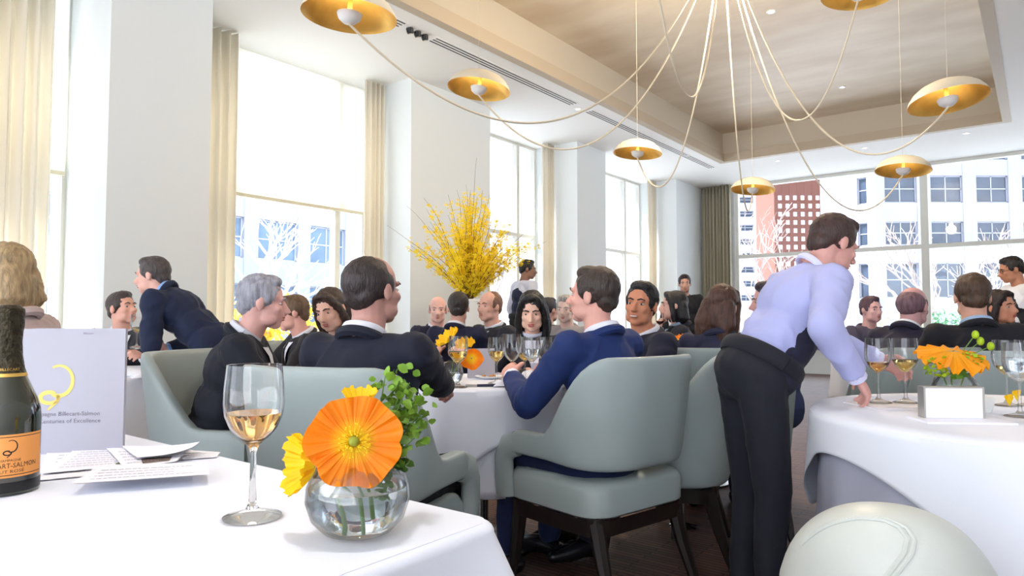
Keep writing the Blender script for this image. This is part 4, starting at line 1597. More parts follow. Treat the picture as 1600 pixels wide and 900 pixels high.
def person(label, px, t, face, stand=False, s=0.93, lean=4, side=0, head=(0, 0, 0), hair='short', hcol=(50, 40, 36), skin=(224, 172, 148),
           top=(26, 30, 46), shirt=None, tie=None, vest=None, legs=None, rh=None, lh=None, rcurl=38, lcurl=38, vox=0.008, pz=None, female=False,
           glasses=False, hipturn=0, vestfull=True, smile=False, legpos=None, rfwd=None, lfwd=None, group='diners and staff'):
    """rh/lh: world points for the wrists"""
    p = ground(px, t)
    rz = heading(face)
    root = thing('person', label, 'person', (p.x, p.y, 0), rz, group)
    inv = Matrix.Rotation(-rz, 3, 'Z')

    def loc(wp):
        return inv @ (Vector(wp) - Vector((p.x, p.y, 0)))
    bw = 0.88 if female else 1.0
    pz = pz if pz is not None else (0.93 * s if stand else 0.505)
    pel = Vector((0, -0.06 if not stand else 0, pz))
    Rt = Matrix.Rotation(rad(-lean), 3, 'X') @ Matrix.Rotation(rad(side), 3, 'Y') @ Matrix.Rotation(rad(-hipturn), 3, 'Z')

    def T(x, y, z):
        return pel + Rt @ Vector((x * s, y * s, z * s))
    nb = T(0, -0.01, 0.49)
    Rh = Matrix.Rotation(rad(-head[0]), 3, 'Z') @ Matrix.Rotation(rad(head[1]), 3, 'X') @ Matrix.Rotation(rad(head[2]), 3, 'Y')
    hc = nb + Rt @ Vector((0, 0.015 * s, 0.065 * s)) + Rh @ Vector((0, 0.02 * s, 0.095 * s))

    def Hd(x, y, z):
        return hc + Rh @ Vector((x * s, y * s, z * s))
    hs = s

    def he(g, c, r, nu=16, nv=10):
        g.ell(Hd(*c), (r[0] * hs, r[1] * hs, r[2] * hs), Rh, nu, nv)
    # joints
    sh = {}
    el = {}
    wr = {}
    for k, sx, tgt in (('R', 1, rh), ('L', -1, lh)):
        S = T(sx * 0.175 * bw, -0.005, 0.445)
        if tgt is not None:
            W = loc(tgt)
        elif stand:
            W = S + Vector((sx * 0.05, 0.06, -0.50)) * s
        else:
            W = Vector((sx * 0.15, pel.y + 0.36 * s + 0.3 * math.sin(rad(lean)), 0.80))
        E, W = ik(S, W, 0.285 * s, 0.25 * s, Vector((sx * 0.55, -0.35, -0.8)))
        sh[k], el[k], wr[k] = S, E, W
    hips, kn, an = {}, {}, {}
    for k, sx in (('R', 1), ('L', -1)):
        if stand:
            hips[k] = pel + Vector((sx * 0.085, 0, -0.03)) * s
            fx = legpos[k] if legpos else Vector((sx * 0.09, 0.0, 0.08))
            an[k] = Vector(fx)
            kn[k] = (hips[k] + an[k]) / 2 + Vector((0, 0.03, 0))
        else:
            hips[k] = pel + Vector((sx * 0.085 * s, 0.02, -0.015))
            kn[k] = Vector((sx * 0.12, pel.y + 0.42 * s, 0.50))
            an[k] = Vector((sx * 0.12, pel.y + 0.44 * s, 0.085))
    # ---- the body: one continuous surface
    g = G()
    he(g, (0, -0.012, 0.03), (0.074, 0.092, 0.083))
    he(g, (0, 0.028, -0.03), (0.060, 0.062, 0.074))
    he(g, (0, 0.058, -0.090), (0.029, 0.028, 0.021))
    for sx in (-1, 1):
        he(g, (sx * 0.034, 0.028, -0.068), (0.027, 0.044, 0.030))
        he(g, (sx * 0.036, 0.064, -0.022), (0.022, 0.018, 0.020))
        he(g, (sx * 0.076, -0.010, -0.008), (0.008, 0.019, 0.031))
        he(g, (sx * 0.010, 0.100, -0.034), (0.010, 0.010, 0.008), 8, 6)
        he(g, (sx * 0.026, 0.079, 0.021), (0.022, 0.010, 0.009), 10, 6)
    g.tube([Hd(0, 0.082, 0.012), Hd(0, 0.096, -0.012), Hd(0, 0.110, -0.030)], [0.009 * hs, 0.0105 * hs, 0.012 * hs], 8, rnd=True)
    he(g, (0, 0.088, -0.056), (0.021, 0.010, 0.0055), 10, 6)
    he(g, (0, 0.086, -0.067), (0.018, 0.010, 0.006), 10, 6)
    nr = 0.046 if female else 0.056
    g.tube([Hd(0, -0.03, -0.03), Hd(0, -0.022, -0.085), nb, T(0, -0.01, 0.43)], [nr * 1.02 * s, nr * s, nr * 1.08 * s, nr * 1.3 * s], 14, rnd=True)
    g.ell(T(0, 0, 0.36), (0.14 * s * bw, 0.09 * s, 0.13 * s), Rt)
    g.ell(T(0, 0, 0.17), (0.125 * s, 0.085 * s, 0.15 * s), Rt)
    g.ell(T(0, 0, 0.03), (0.14 * s, 0.10 * s, 0.10 * s), Rt)
    g.tube([T(-0.15 * bw, 0, 0.43), T(0.15 * bw, 0, 0.43)], 0.05 * s, 10, rnd=True)
    for k, sx, cu, fw in (('R', 1, rcurl, rfwd), ('L', -1, lcurl, lfwd)):
        g.tube([sh[k], el[k]], [0.043 * s, 0.036 * s], 10, rnd=True)
        g.tube([el[k], (el[k] * 0.6 + wr[k] * 0.4), wr[k]], [0.036 * s, 0.035 * s, 0.026 * s], 10, rnd=True)
        fd = (wr[k] - el[k]).normalized()
        if fw is not None:
            fd = (inv @ Vector(fw)).normalized()
        up_ = Vector((0, 0, 1))
        sd = (up_ * 0.8 + Vector((-sx, 0, 0)) * 0.7) if abs(fd.z) < 0.8 else Vector((-sx, 0.4, 0))
        # thumb towards the body's midline / up
        x_ = (sd - fd * sd.dot(fd)).normalized()
        nn = x_.cross(fd)
        inward = Vector((-sx, 0, -0.4))
        g_th = -1.0 if nn.dot(inward) > 0 else 1.0
        hand_shapes(g, wr[k], fd, sd, s, cu, g_th)
    for k in 'RL':
        g.tube([hips[k], kn[k]], [0.075 * s, 0.052 * s], 10, rnd=True)
        g.tube([kn[k], an[k]], [0.05 * s, 0.034 * s], 10, rnd=True)
        g.ell(an[k] + Vector((0, 0.05, -0.035)) * s, (0.036 * s, 0.10 * s, 0.03 * s))
    msk = skin_mat(skin)
    blend('body', g, msk, root, vox, 2)
    # ---- clothes
    mt = cloth_mat(top)
    g = G()
    g.ell(T(0, -0.005, 0.05), (0.172 * s * (0.95 if female else 1), 0.130 * s, 0.13 * s), Rt)
    g.ell(T(0, -0.002, 0.19), (0.158 * s * bw, 0.118 * s, 0.15 * s), Rt)
    g.ell(T(0, 0.0, 0.35), (0.180 * s * bw, 0.128 * s, 0.15 * s), Rt)
    if female:
        g.ell(T(0, 0.07, 0.32), (0.13 * s, 0.07 * s, 0.07 * s), Rt)
    g.tube([T(-0.165 * bw, -0.008, 0.437), T(0.165 * bw, -0.008, 0.437)], 0.068 * s * bw, 14, rnd=True)
    g.ell(T(0, -0.02, 0.455), (0.115 * s, 0.072 * s, 0.06 * s), Rt)
    for k in 'RL':
        cuff = wr[k] - (wr[k] - el[k]).normalized() * 0.012
        m1 = (sh[k] + el[k]) / 2
        m2 = el[k] * 0.55 + cuff * 0.45
        g.tube([sh[k], m1, el[k]], [0.066 * s * bw, 0.060 * s * bw, 0.052 * s * bw], 12, rnd=True)
        g.tube([el[k], m2, cuff], [0.052 * s * bw, 0.047 * s * bw, 0.038 * s], 12)
    blend('jacket' if vest is None else 'shirt', g, mt, root, max(0.009, vox), 3, folds=0.009)
    if vest is not None:
        g = G()
        vy, vd = (0.0, 0.0) if vestfull else (0.034, -0.02)
        g.ell(T(0, vy - 0.004, 0.06), (0.182 * s, (0.143 + vd) * s, 0.13 * s), Rt)
        g.ell(T(0, vy, 0.19), (0.170 * s * bw, (0.131 + vd) * s, 0.15 * s), Rt)
        g.ell(T(0, vy, 0.33), (0.172 * s * bw, (0.142 + vd) * s, 0.15 * s), Rt)
        blend('vest', g, cloth_mat(vest), root, max(0.01, vox), 3, folds=0.003)
    if shirt is not None:
        ms_ = cloth_mat(shirt, 0.7)
        # collar ring and shirt front
        ring = []
        for i in range(25):
            a = 2 * PI * i / 24
            ring.append(nb + Rt @ Vector((math.cos(a) * 0.063 * s, (math.sin(a) * 0.063 - 0.012) * s, (0.022 - 0.020 * math.sin(a)) * s)))
        part('shirt_collar', G().tube(ring, 0.0105 * s, 8, up=(0, 0, 1), flat=1.5), ms_, root)
        if vest is None:
            rows_ = []
            for jj in range(8):
                z_ = 0.265 + 0.21 * jj / 7
                hwid = 0.004 + 0.056 * (jj / 7) ** 1.2
                row_ = []
                for ii in range(7):
                    x_ = hwid * (-1 + 2 * ii / 6)
                    y_ = 0.128 * math.sqrt(max(0.05, 1 - (x_ / 0.18) ** 2 - ((z_ - 0.35) / 0.15) ** 2)) + 0.016
                    row_.append(T(x_, y_ + (0.03 if female and z_ < 0.38 else 0.0), z_))
                rows_.append(row_)
            part('shirt_front', G().grid(rows_), ms_, root)
        if tie is not None:
            part('tie', G().tube([T(0, 0.088, 0.475), T(0, 0.128, 0.43), T(0, 0.146, 0.36), T(0, 0.142, 0.29)], [0.014 * s, 0.017 * s, 0.024 * s, 0.02 * s], 10, flat=0.4, up=Rt @ Vector((0, 1, 0)), rnd=True), cloth_mat(tie, 0.5), root)
        for k in 'RL':
            d = (wr[k] - el[k]).normalized()
            part('shirt_cuff', G().tube([wr[k] - d * 0.02, wr[k] + d * 0.008], [0.037 * s, 0.036 * s], 12), ms_, root)
    if vest is None:
        # turned collar of the jacket
        ring = []
        for i in range(21):
            a = rad(-55 - 250 * i / 20) + PI / 2 + rad(0)
            a = rad(145 + 250 * i / 20)
            ring.append(nb + Rt @ Vector((math.cos(a) * 0.076 * s, (math.sin(a) * 0.072 - 0.016) * s, (0.006 - 0.03 * math.sin(a) - 0.014) * s)))
        part('jacket_collar', G().tube(ring, [0.012 * s] + [0.018 * s] * 19 + [0.012 * s], 8, up=(0, 0, 1)), mt, root)
    ml = cloth_mat(legs or top)
    g = G()
    g.ell(pel, (0.165 * s, 0.125 * s, 0.10 * s))
    if vest is not None:
        g.ell(T(0, -0.004, 0.02), (0.186 * s, 0.148 * s, 0.12 * s), Rt)
        part('waistband', G().tube([T(0.186 * math.cos(2 * PI * q / 28), 0.148 * math.sin(2 * PI * q / 28) - 0.002, 0.08) for q in range(29)], 0.032 * s, 8, flat=0.4, up=(1, 0, 0)), cloth_mat(legs or top), root)
    for k in 'RL':
        g.tube([hips[k], kn[k]], [0.092 * s, 0.068 * s], 12, rnd=True)
        g.tube([kn[k], an[k] + Vector((0, 0, 0.02))], [0.066 * s, 0.052 * s], 12, rnd=True)
    blend('trousers', g, ml, root, max(0.012, vox), 3, folds=0.004)
    for k in 'RL':
        g = G()
        a = an[k]
        g.tube([a + Vector((0, -0.05, -0.045)), a + Vector((0, 0.03, -0.035)), a + Vector((0, 0.10, -0.048)), a + Vector((0, 0.17, -0.058))], [0.036, 0.042, 0.040, 0.024], 12, rnd=True, up=(0, 0, 1))
        part('shoe', g, mat('shoe_leather', (24, 24, 32), 0.25), root)
    # ---- hair and face
    mh = hair_mat(hcol)
    g = G()
    if hair in ('short', 'bun'):
        he(g, (0, -0.022, 0.036), (0.081, 0.094, 0.088))
        he(g, (0, -0.062, -0.015), (0.062, 0.045, 0.052))
        he(g, (0, 0.018, 0.092), (0.058, 0.052, 0.030))
        for sx in (-1, 1):
            he(g, (sx * 0.062, 0.012, 0.022), (0.014, 0.024, 0.034), 10, 8)
        if hair == 'bun':
            he(g, (0.0, -0.10, 0.07), (0.035, 0.035, 0.032))
    elif hair == 'buzz':
        he(g, (0, -0.028, 0.0285), (0.0785, 0.0905, 0.0835))
        he(g, (0, -0.060, -0.015), (0.062, 0.045, 0.052))
        for sx in (-1, 1):
            he(g, (sx * 0.062, 0.008, 0.018), (0.014, 0.022, 0.034), 10, 8)
    elif hair == 'bald':
        he(g, (0, -0.034, 0.014), (0.0795, 0.084, 0.078))
        he(g, (0, -0.062, -0.015), (0.062, 0.045, 0.052))
        for sx in (-1, 1):
            he(g, (sx * 0.062, 0.008, 0.018), (0.014, 0.022, 0.034), 10, 8)
    elif hair == 'receding':
        he(g, (0, -0.030, 0.030), (0.0805, 0.086, 0.086))
        he(g, (0, -0.062, -0.015), (0.062, 0.045, 0.052))
        for sx in (-1, 1):
            he(g, (sx * 0.062, 0.010, 0.020), (0.014, 0.022, 0.034), 10, 8)
    elif hair in ('long', 'bob'):
        Lh = 0.24 if hair == 'long' else 0.115
        he(g, (0, -0.022, 0.037), (0.082, 0.096, 0.087))
        he(g, (0, -0.055, -0.06), (0.088, 0.060, 0.12))
        he(g, (0, 0.042, 0.094), (0.040, 0.036, 0.020))
        for sx in (-1, 1):
            a = Hd(sx * 0.040, 0.055, 0.085)
            g.tube([a, Hd(sx * 0.073, 0.028, 0.02), Hd(sx * 0.082, 0.010, -0.06), Hd(sx * 0.080, 0.005, -Lh)], [0.016 * s, 0.017 * s, 0.022 * s, 0.018 * s], 10, rnd=True)
            g.tube([Hd(sx * 0.05, -0.06, 0.0), Hd(sx * 0.065, -0.07, -0.1), Hd(sx * 0.06, -0.065, -Lh)], [0.045 * s, 0.05 * s, 0.03 * s], 10, rnd=True)
    blend('hair', g, mh, root, max(0.006, vox * 0.9), 2, folds=0.0035 if hair != 'bald' else 0.0015, fscale=34)
    for sx in (-1, 1):
        e = part('eye', G().ell(Hd(sx * 0.030, 0.0720, 0.001), (0.0125 * s, 0.0080 * s, 0.0062 * s), Rh, 10, 8), mat('eye_white', (196, 186, 182), 0.25), root)
        part('iris', G().ell(Hd(sx * 0.030, 0.0772, 0.001), (0.0058 * s, 0.0035 * s, 0.0056 * s), Rh, 8, 6), mat('iris_brown', (46, 30, 22), 0.2), e)
        part('eyebrow', G().tube([Hd(sx * 0.012, 0.0885, 0.021), Hd(sx * 0.028, 0.0885, 0.027), Hd(sx * 0.046, 0.079, 0.021)], [0.0035 * s, 0.0042 * s, 0.0025 * s], 6, rnd=True), mh, root)
    g = G()
    he(g, (0, 0.0915, -0.0565), (0.0195, 0.0085, 0.0042), 10, 6)
    he(g, (0, 0.0895, -0.0665), (0.0165, 0.0085, 0.0050), 10, 6)
    part('lips', g, mat('lip_skin_f' if female else 'lip_skin', (178, 84, 84) if female else (188, 118, 104), 0.45), root)
    if smile:
        part('teeth', G().ell(Hd(0, 0.0925, -0.061), (0.0185 * s, 0.0065 * s, 0.0048 * s), Rh, 10, 6), mat('teeth', (236, 230, 222), 0.3), root)
    if glasses:
        g = G()
        for sx in (-1, 1):
            ring = [Hd(sx * 0.030 + 0.021 * math.cos(2 * PI * i / 16), 0.092, 0.0 + 0.016 * math.sin(2 * PI * i / 16)) for i in range(17)]
            g.tube(ring, 0.0018 * s, 5)
            g.tube([Hd(sx * 0.051, 0.09, 0.004), Hd(sx * 0.08, 0.0, 0.006)], 0.0018 * s, 5)
        part('spectacles', g, M_BLACK, root)
    return root


NAVY = (24, 28, 44)
BLACKS = (22, 22, 28)
WHITE = (236, 236, 244)

person('woman with blond bob and pale pink blouse at the left edge', -4, 2.5, -85, head=(-10, -4, 0), hair='bob', hcol=(176, 150, 112), skin=(226, 168, 150), top=(206, 186, 186), female=True, s=0.98, pz=0.56, lean=2, vox=0.007)
hw = at(222, 523, 4.0)
person('smiling seated man in grey suit and blue tie at the left table', 190, 4.35, 155, head=(-45, 10, 0), hair='short', hcol=(66, 56, 52), skin=(228, 172, 152), top=(58, 62, 72), shirt=(226, 230, 246), tie=(60, 92, 150), smile=True, s=0.92, vox=0.007)
person('man in navy suit bending over, holding a wine glass, before the grey column', 342, 4.0, -85, stand=True, lean=48, head=(-8, -6, 0), hair='short', hcol=(78, 70, 70), skin=(232, 180, 164), top=(20, 32, 62), shirt=(150, 186, 240), s=0.93,
       lh=hw + Vector((RX, RY, 0)) * 0.05 + Vector((0, 0, -0.0)), rh=at(262, 545, 4.1), lcurl=55, vox=0.007, legs=(20, 28, 54))
gp = at(214, 520, 3.97)
wine_glass('white wine glass raised by the bending man in navy', Vector((gp.x, gp.y, gp.z - 0.085)), 0.13, M_WINE, 0.9, tiltv=(0.1, 0.25, 0), group='glasses held in hands')
person('grey haired man in navy suit leaning far right in the sideways chair', 356, 2.86, 76, lean=18, side=2, head=(-5, -6, 0), hair='short', hcol=(160, 160, 172), skin=(222, 170, 160), top=(18, 22, 36), shirt=(214, 216, 226), s=0.97, vox=0.007)
person('brown haired man in dark suit listening beside the leaning grey haired man', 482, 4.1, -125, lean=14, head=(15, -8, 0), hair='short', hcol=(110, 84, 62), skin=(236, 176, 160), top=(36, 36, 42), shirt=WHITE, tie=(20, 20, 26), s=0.90, vox=0.008)
person('woman with long brown hair partly hidden by the bald man', 527, 3.55, 165, lean=10, head=(30, -18, 10), hair='long', hcol=(62, 46, 38), skin=(230, 180, 158), top=(44, 40, 44), female=True, s=0.92, vox=0.008)
hw = at(704, 615, 2.68)
person('balding man in black suit with his back to the viewer', 580, 2.16, 20, lean=5, head=(14, 2, 0), hair='buzz', hcol=(52, 42, 42), skin=(196, 146, 134), top=(18, 22, 42), shirt=(222, 222, 232), s=0.955, vox=0.006,
       rh=hw, rcurl=60, legs=(20, 22, 30))
person('dark haired man in navy seen from behind below the yellow blossoms', 716, 4.9, 20, lean=6, head=(-20, 0, 0), hair='short', hcol=(52, 44, 42), skin=(214, 164, 148), top=(26, 30, 58), shirt=WHITE, s=0.95, vox=0.009)
person('pink faced bald man left of the dark haired man below the blossoms', 683, 5.6, 155, lean=8, head=(20, -4, 0), hair='bald', hcol=(170, 150, 140), skin=(236, 186, 172), top=(40, 42, 66), shirt=WHITE, s=0.95, vox=0.009)
person('ginger grey haired man in dark suit right of the white ribbed vase', 764, 4.9, -130, lean=4, head=(-10, 0, 0), hair='receding', hcol=(140, 100, 78), skin=(230, 176, 156), top=(34, 36, 46), shirt=(232, 238, 248), s=0.96, vox=0.009)
person('black haired woman looking down at her phone at the middle table', 832, 3.72, 178, lean=6, head=(8, -16, 0), hair='long', hcol=(20, 18, 22), skin=(236, 190, 168), top=(28, 28, 40), shirt=(224, 226, 244), female=True, s=0.90, vox=0.006,
       rh=at(778, 592, 3.42), lh=at(842, 590, 3.42), rcurl=42, lcurl=42)
ph = at(806, 583, 3.34)
pt = thing('mobile_phone', 'dark mobile phone in the black haired woman\'s hands', 'phone', ph, YAW)
part('phone_body', G().box((-0.05, -0.035, -0.004), (0.05, 0.035, 0.004), R=Matrix.Rotation(rad(35), 3, 'X')), M_BLACK, pt, smooth=False, bevel=0.002)
part('screen', G().box((-0.046, -0.031, 0.0038), (0.046, 0.031, 0.0046), R=Matrix.Rotation(rad(35), 3, 'X')), mat('phone_screen', (30, 34, 44), 0.08), pt, smooth=False)
person('waiter in white shirt and dark vest standing far behind by the window', 816, 8.6, 60, stand=True, lean=4, head=(30, -6, 0), hair='short', hcol=(24, 22, 26), skin=(150, 112, 96), top=(216, 220, 238), vest=(26, 34, 66), s=1.06, vox=0.012, legs=BLACKS)
person('dark haired diner behind the black haired woman\'s shoulder', 857, 6.2, 30, lean=4, head=(20, 0, 0), hair='short', hcol=(48, 44, 50), skin=(206, 160, 146), top=(46, 38, 48), s=0.95, vox=0.011)
person('grey haired diner left of the blue suited man\'s head', 884, 5.5, -160, lean=4, head=(0, -6, 0), hair='short', hcol=(170, 166, 160), skin=(224, 190, 178), top=(150, 146, 150), s=0.95, vox=0.011)
person('man in bright blue suit sitting with his back half turned', 926, 2.68, -42, lean=4, head=(-18, 4, -2), hair='short', hcol=(62, 50, 44), skin=(230, 172, 156), top=(26, 48, 104), shirt=(240, 240, 250), s=0.955, vox=0.006, legs=(22, 34, 74))
person('smiling tanned man with short dark hair beside the blue suited man', 1000, 3.25, -112, lean=6, head=(-38, 2, -6), hair='short', hcol=(28, 24, 26), skin=(206, 138, 106), top=(22, 24, 46), shirt=WHITE, smile=True, s=0.925, vox=0.006)
person('waiter in black standing by the far corner curtain', 1070, 8.2, -170, stand=True, lean=0, head=(0, -6, 0), hair='short', hcol=(38, 30, 28), skin=(200, 156, 140), top=(20, 24, 32), s=0.93, vox=0.012, legs=BLACKS)
hw = at(1030, 515, 5.2)
person('dark haired woman raising a glass to her mouth left of the waiter in black', 1052, 5.3, -85, lean=4, head=(0, 2, 0), hair='bob', hcol=(22, 20, 26), skin=(226, 176, 160), top=(28, 30, 44), shirt=(150, 170, 196), female=True, s=0.98, vox=0.010, lh=hw, lcurl=50)
wg = at(1031, 500, 5.2)
wine_glass('dark drinking glass at the raised hand of the far woman', Vector((wg.x, wg.y, wg.z - 0.12)), 0.14, mat('red_wine', (60, 16, 24), 0.05), 0.8, group='glasses held in hands')
person('woman with thick brown hair seen from behind above the broad tub chair', 1122, 3.5, 12, lean=2, head=(30, -4, 8), hair='long', hcol=(84, 54, 44), skin=(220, 170, 150), top=(44, 46, 72), female=True, s=0.92, vox=0.008)
person('man in blue grey suit with white collar in profile left of the waiter\'s chest', 1200, 3.95, -70, lean=2, head=(-5, -6, 0), hair='short', hcol=(54, 44, 58), skin=(220, 166, 158), top=(66, 76, 120), shirt=(240, 242, 255), s=0.98, vox=0.008)
# the busy waiter reaching over the right table
person('waiter in lavender shirt and dark vest leaning toward the right table', 1172, 2.42, 82, stand=True, lean=34, head=(-5, -24, 0), hair='short', hcol=(66, 46, 42), skin=(214, 160, 150), top=(176, 180, 226), vest=(30, 30, 52), vestfull=False, shirt=(214, 214, 244), s=0.89, vox=0.006,
       rh=at(1338, 588, 2.2), lh=at(1372, 562, 2.62), rcurl=28, lcurl=30, legs=(22, 24, 36))
person('diner with mauve bald head in navy suit before the far right window', 1408, 3.9, 55, lean=18, head=(0, -10, 0), hair='bald', hcol=(120, 90, 100), skin=(206, 158, 158), top=(38, 36, 58), shirt=(244, 244, 250), s=0.98, vox=0.008)
person('small far diner with dark hair left of the mauve headed man', 1362, 5.6, 170, lean=4, hair='short', hcol=(84, 60, 72), skin=(216, 170, 170), top=(70, 66, 90), s=0.94, vox=0.011)
person('man with brown hair in black suit with his back to the viewer at right', 1522, 3.5, 14, lean=6, head=(8, -2, 0), hair='short', hcol=(82, 60, 46), skin=(222, 168, 146), top=(24, 24, 34), shirt=(164, 190, 226), s=1.0, vox=0.007)
person('woman with dark hair looking out from behind the brown haired man', 1568, 4.4, 172, lean=2, head=(-12, 0, 6), hair='long', hcol=(40, 26, 26), skin=(214, 150, 122), top=(26, 22, 28), female=True, s=0.94, vox=0.008)
hw = at(1588, 532, 5.6)
person('waiter with glasses, white shirt and dark vest standing at the right edge', 1602, 5.8, -82, stand=True, lean=6, head=(4, -14, 0), hair='short', hcol=(34, 26, 26), skin=(196, 136, 106), top=(236, 238, 246), vest=(24, 26, 34), s=0.93, vox=0.009, glasses=True, legs=BLACKS, rh=hw, lh=hw + Vector((0.1, 0.1, 0)))
bake_blends()

# ================================================================== BLOSSOM BRANCHES IN THE RIBBED VASE
pf = ground(733, 6.7)
side = thing('sideboard', 'low white sideboard carrying the ribbed vase before the column', 'sideboard', (pf.x, pf.y, 0), 0)
part('cabinet_body', G().box((-0.25, -0.45, 0.06), (0.25, 0.45, 0.80)), M_WALL, side, smooth=False)
part('top_board', G().box((-0.27, -0.47, 0.80), (0.27, 0.47, 0.83)), M_FRAME, side, smooth=False)
for k in (-1, 1):
    d = part('cabinet_door', G().box((0.25, k * 0.225 - 0.215, 0.08), (0.262, k * 0.225 + 0.215, 0.78)), M_FRAME, side, smooth=False)
    part('door_knob', G().ell((0.272, k * 0.03, 0.45), 0.012, nu=10, nv=8), MATS['steel'], d)
rv = thing('ribbed_vase', 'white ribbed vase holding the yellow blossom branches', 'vase', (pf.x, pf.y, 0.83))
part('vase_body', G().lathe([(0.0005, 0.0), (0.10, 0.0), (0.125, 0.03)] + [(0.135 + 0.004 * (k % 2), 0.05 + 0.0125 * k) for k in range(28)] + [(0.13, 0.405), (0.12, 0.40), (0.115, 0.1), (0.0005, 0.08)], 36), mat('vase_white', (222, 224, 226), 0.4), rv)
fa = thing('blossom_branches', 'big fan of bright yellow blossom branches in front of the white column', 'branches', (pf.x, pf.y, 1.2))
M_TWIG = mat('twig_bark', (112, 84, 46), 0.8)
M_BLOS = fabric_translucent('blossom_yellow', (255, 230, 62), 0.25)
rnd = random.Random(21)
for i in range(84):
    an_ = rnd.uniform(0, 2 * PI)
    el_ = rad(rnd.uniform(0, 1) ** 0.8 * 54)
    Lb = rnd.uniform(0.6, 1.25) * (1.0 - 0.18 * math.sin(el_))
    if i < 5:
        Lb *= 1.22
    dirh = Vector((math.cos(an_), math.sin(an_), 0))
    pts = []
    bend = rnd.uniform(-0.1, 0.2)
    for k in range(12):
        q = k / 11
        r_ = Lb * q * math.sin(el_) * (0.55 + 0.45 * q)
        z_ = Lb * q * math.cos(el_) - bend * q * q * 0.25 * Lb
        wob = Vector((mnoise.noise(Vector((q * 3, i, 0))), mnoise.noise(Vector((q * 3, i, 7))), 0)) * 0.05 * q
        pts.append(dirh * r_ + Vector((0, 0, z_)) + wob)
    br_ = part('branch', G().tube(pts, [0.005 * (1 - 0.8 * k / 11) for k in range(12)], 5), M_TWIG, fa)
    g = G()
    nb_ = 80 if i >= 5 else 30
    for k in range(nb_):
        q = rnd.uniform(0.16, 0.93 if i >= 5 else 0.8) ** 0.9
        f_ = q * 11
        a = int(f_)
        p_ = pts[a].lerp(pts[min(11, a + 1)], f_ - a) + Vector((rnd.gauss(0, 1), rnd.gauss(0, 1), rnd.gauss(0, 1))) * 0.022
        Rr = Matrix.Rotation(rnd.uniform(0, 6.3), 3, 'Z') @ Matrix.Rotation(rnd.uniform(-1.5, 1.5), 3, 'X')
        for w_ in range(4):
            a0 = w_ * PI / 2
            sz = 0.020
            t1 = Vector((math.cos(a0), math.sin(a0), 0.35))
            t2 = Vector((-math.sin(a0), math.cos(a0), 0)) * 0.33
            g.add([p_, p_ + Rr @ (t1 * 0.6 + t2) * sz, p_ + Rr @ t1 * sz * 1.15, p_ + Rr @ (t1 * 0.6 - t2) * sz], [(0, 1, 2, 3)])
    b_ = part('blossoms', g, M_BLOS, br_, smooth=False)
    b_['kind'] = 'stuff'

# flowers on the far table
p_ = ground(1062, 4.3, 0.75)
for lab, px, py, mm_ in (('orange poppy on the table behind the broad tub chair', 1068, 528, M_POPPY), ('yellow poppy on the table behind the broad tub chair', 1056, 531, M_POPY)):
    c_ = at(px, py, 4.3)
    poppy(lab, c_, Vector((0, -0.3, 1)), 0.045, mm_, Vector((p_.x, p_.y, 0.77)), npet=5, cup=0.3, ruf=0.1, stamens=False, spread=0.85)
fv = thing('bowl_vase', 'small glass vase with poppies on the table behind the broad tub chair', 'vase', (p_.x, p_.y, 0.75))
part('glass_bowl', G().lathe([(0.0005, 0.003), (0.03, 0.0), (0.05, 0.02), (0.058, 0.05), (0.05, 0.085), (0.035, 0.10)], 24), M_GLASS, fv)
part('water', G().lathe([(0.0005, 0.006), (0.029, 0.003), (0.048, 0.021), (0.055, 0.05), (0.0005, 0.05)], 20), M_WATER, fv)

# silver key pendant thing hanging at the tub chair, and steel foot under the chairs
q = at(1083, 575, 3.28)
bg = thing('bag_hook', 'shiny brass bag clasp hanging at the edge of the half hidden chair', 'bag clasp', q)
part('hook_bar', G().tube([(-0.035, 0, 0.0), (0.0, 0, 0.012), (0.04, 0.0, 0.0)], 0.006, 8, rnd=True), mat('brass', (220, 190, 150), 0.2, metal=1.0), bg)
part('hook_drop', G().tube([(0.0, 0, 0.01), (0.004, 0, -0.05), (0.0, 0, -0.09)], [0.005, 0.005, 0.007], 8, rnd=True), MATS['brass'], bg)
q = ground(1064, 3.45)
ft = thing('chrome_foot', 'shiny chrome foot on the floor behind the chair legs', 'table foot', (q.x, q.y, 0), YAW)
part('foot_plate', G().lathe([(0.0005, 0.0), (0.07, 0.0), (0.07, 0.008), (0.03, 0.02), (0.0005, 0.03)], 24), mat('chrome', (220, 220, 220), 0.08, metal=1.0), ft)
part('post', G().tube([(0, 0, 0.02), (0, 0, 0.14)], 0.012, 10), MATS['chrome'], ft)

# ================================================================== OUTSIDE
GZ = -0.35
st = struct(part('ground', G().box((-140, -120, GZ - 0.2), (120, 200, GZ)), mat('pavement', (176, 178, 184), 0.85, var=0.08, vscale=0.3), smooth=False))
M_STONE = mat('pale_stone', (138, 140, 154), 0.8, var=0.05, vscale=0.6)
M_STONE2 = mat('white_stone', (180, 180, 188), 0.8)
M_BRICK = mat('red_brick', (96, 56, 46), 0.85, var=0.15, vscale=2)
M_OPANE = mat('office_pane', (52, 62, 78), 0.12, var=0.4, vscale=0.7, spec=0.7)
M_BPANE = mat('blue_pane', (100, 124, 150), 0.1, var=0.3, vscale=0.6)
M_WFR = mat('grey_window_frame', (140, 142, 150), 0.5)


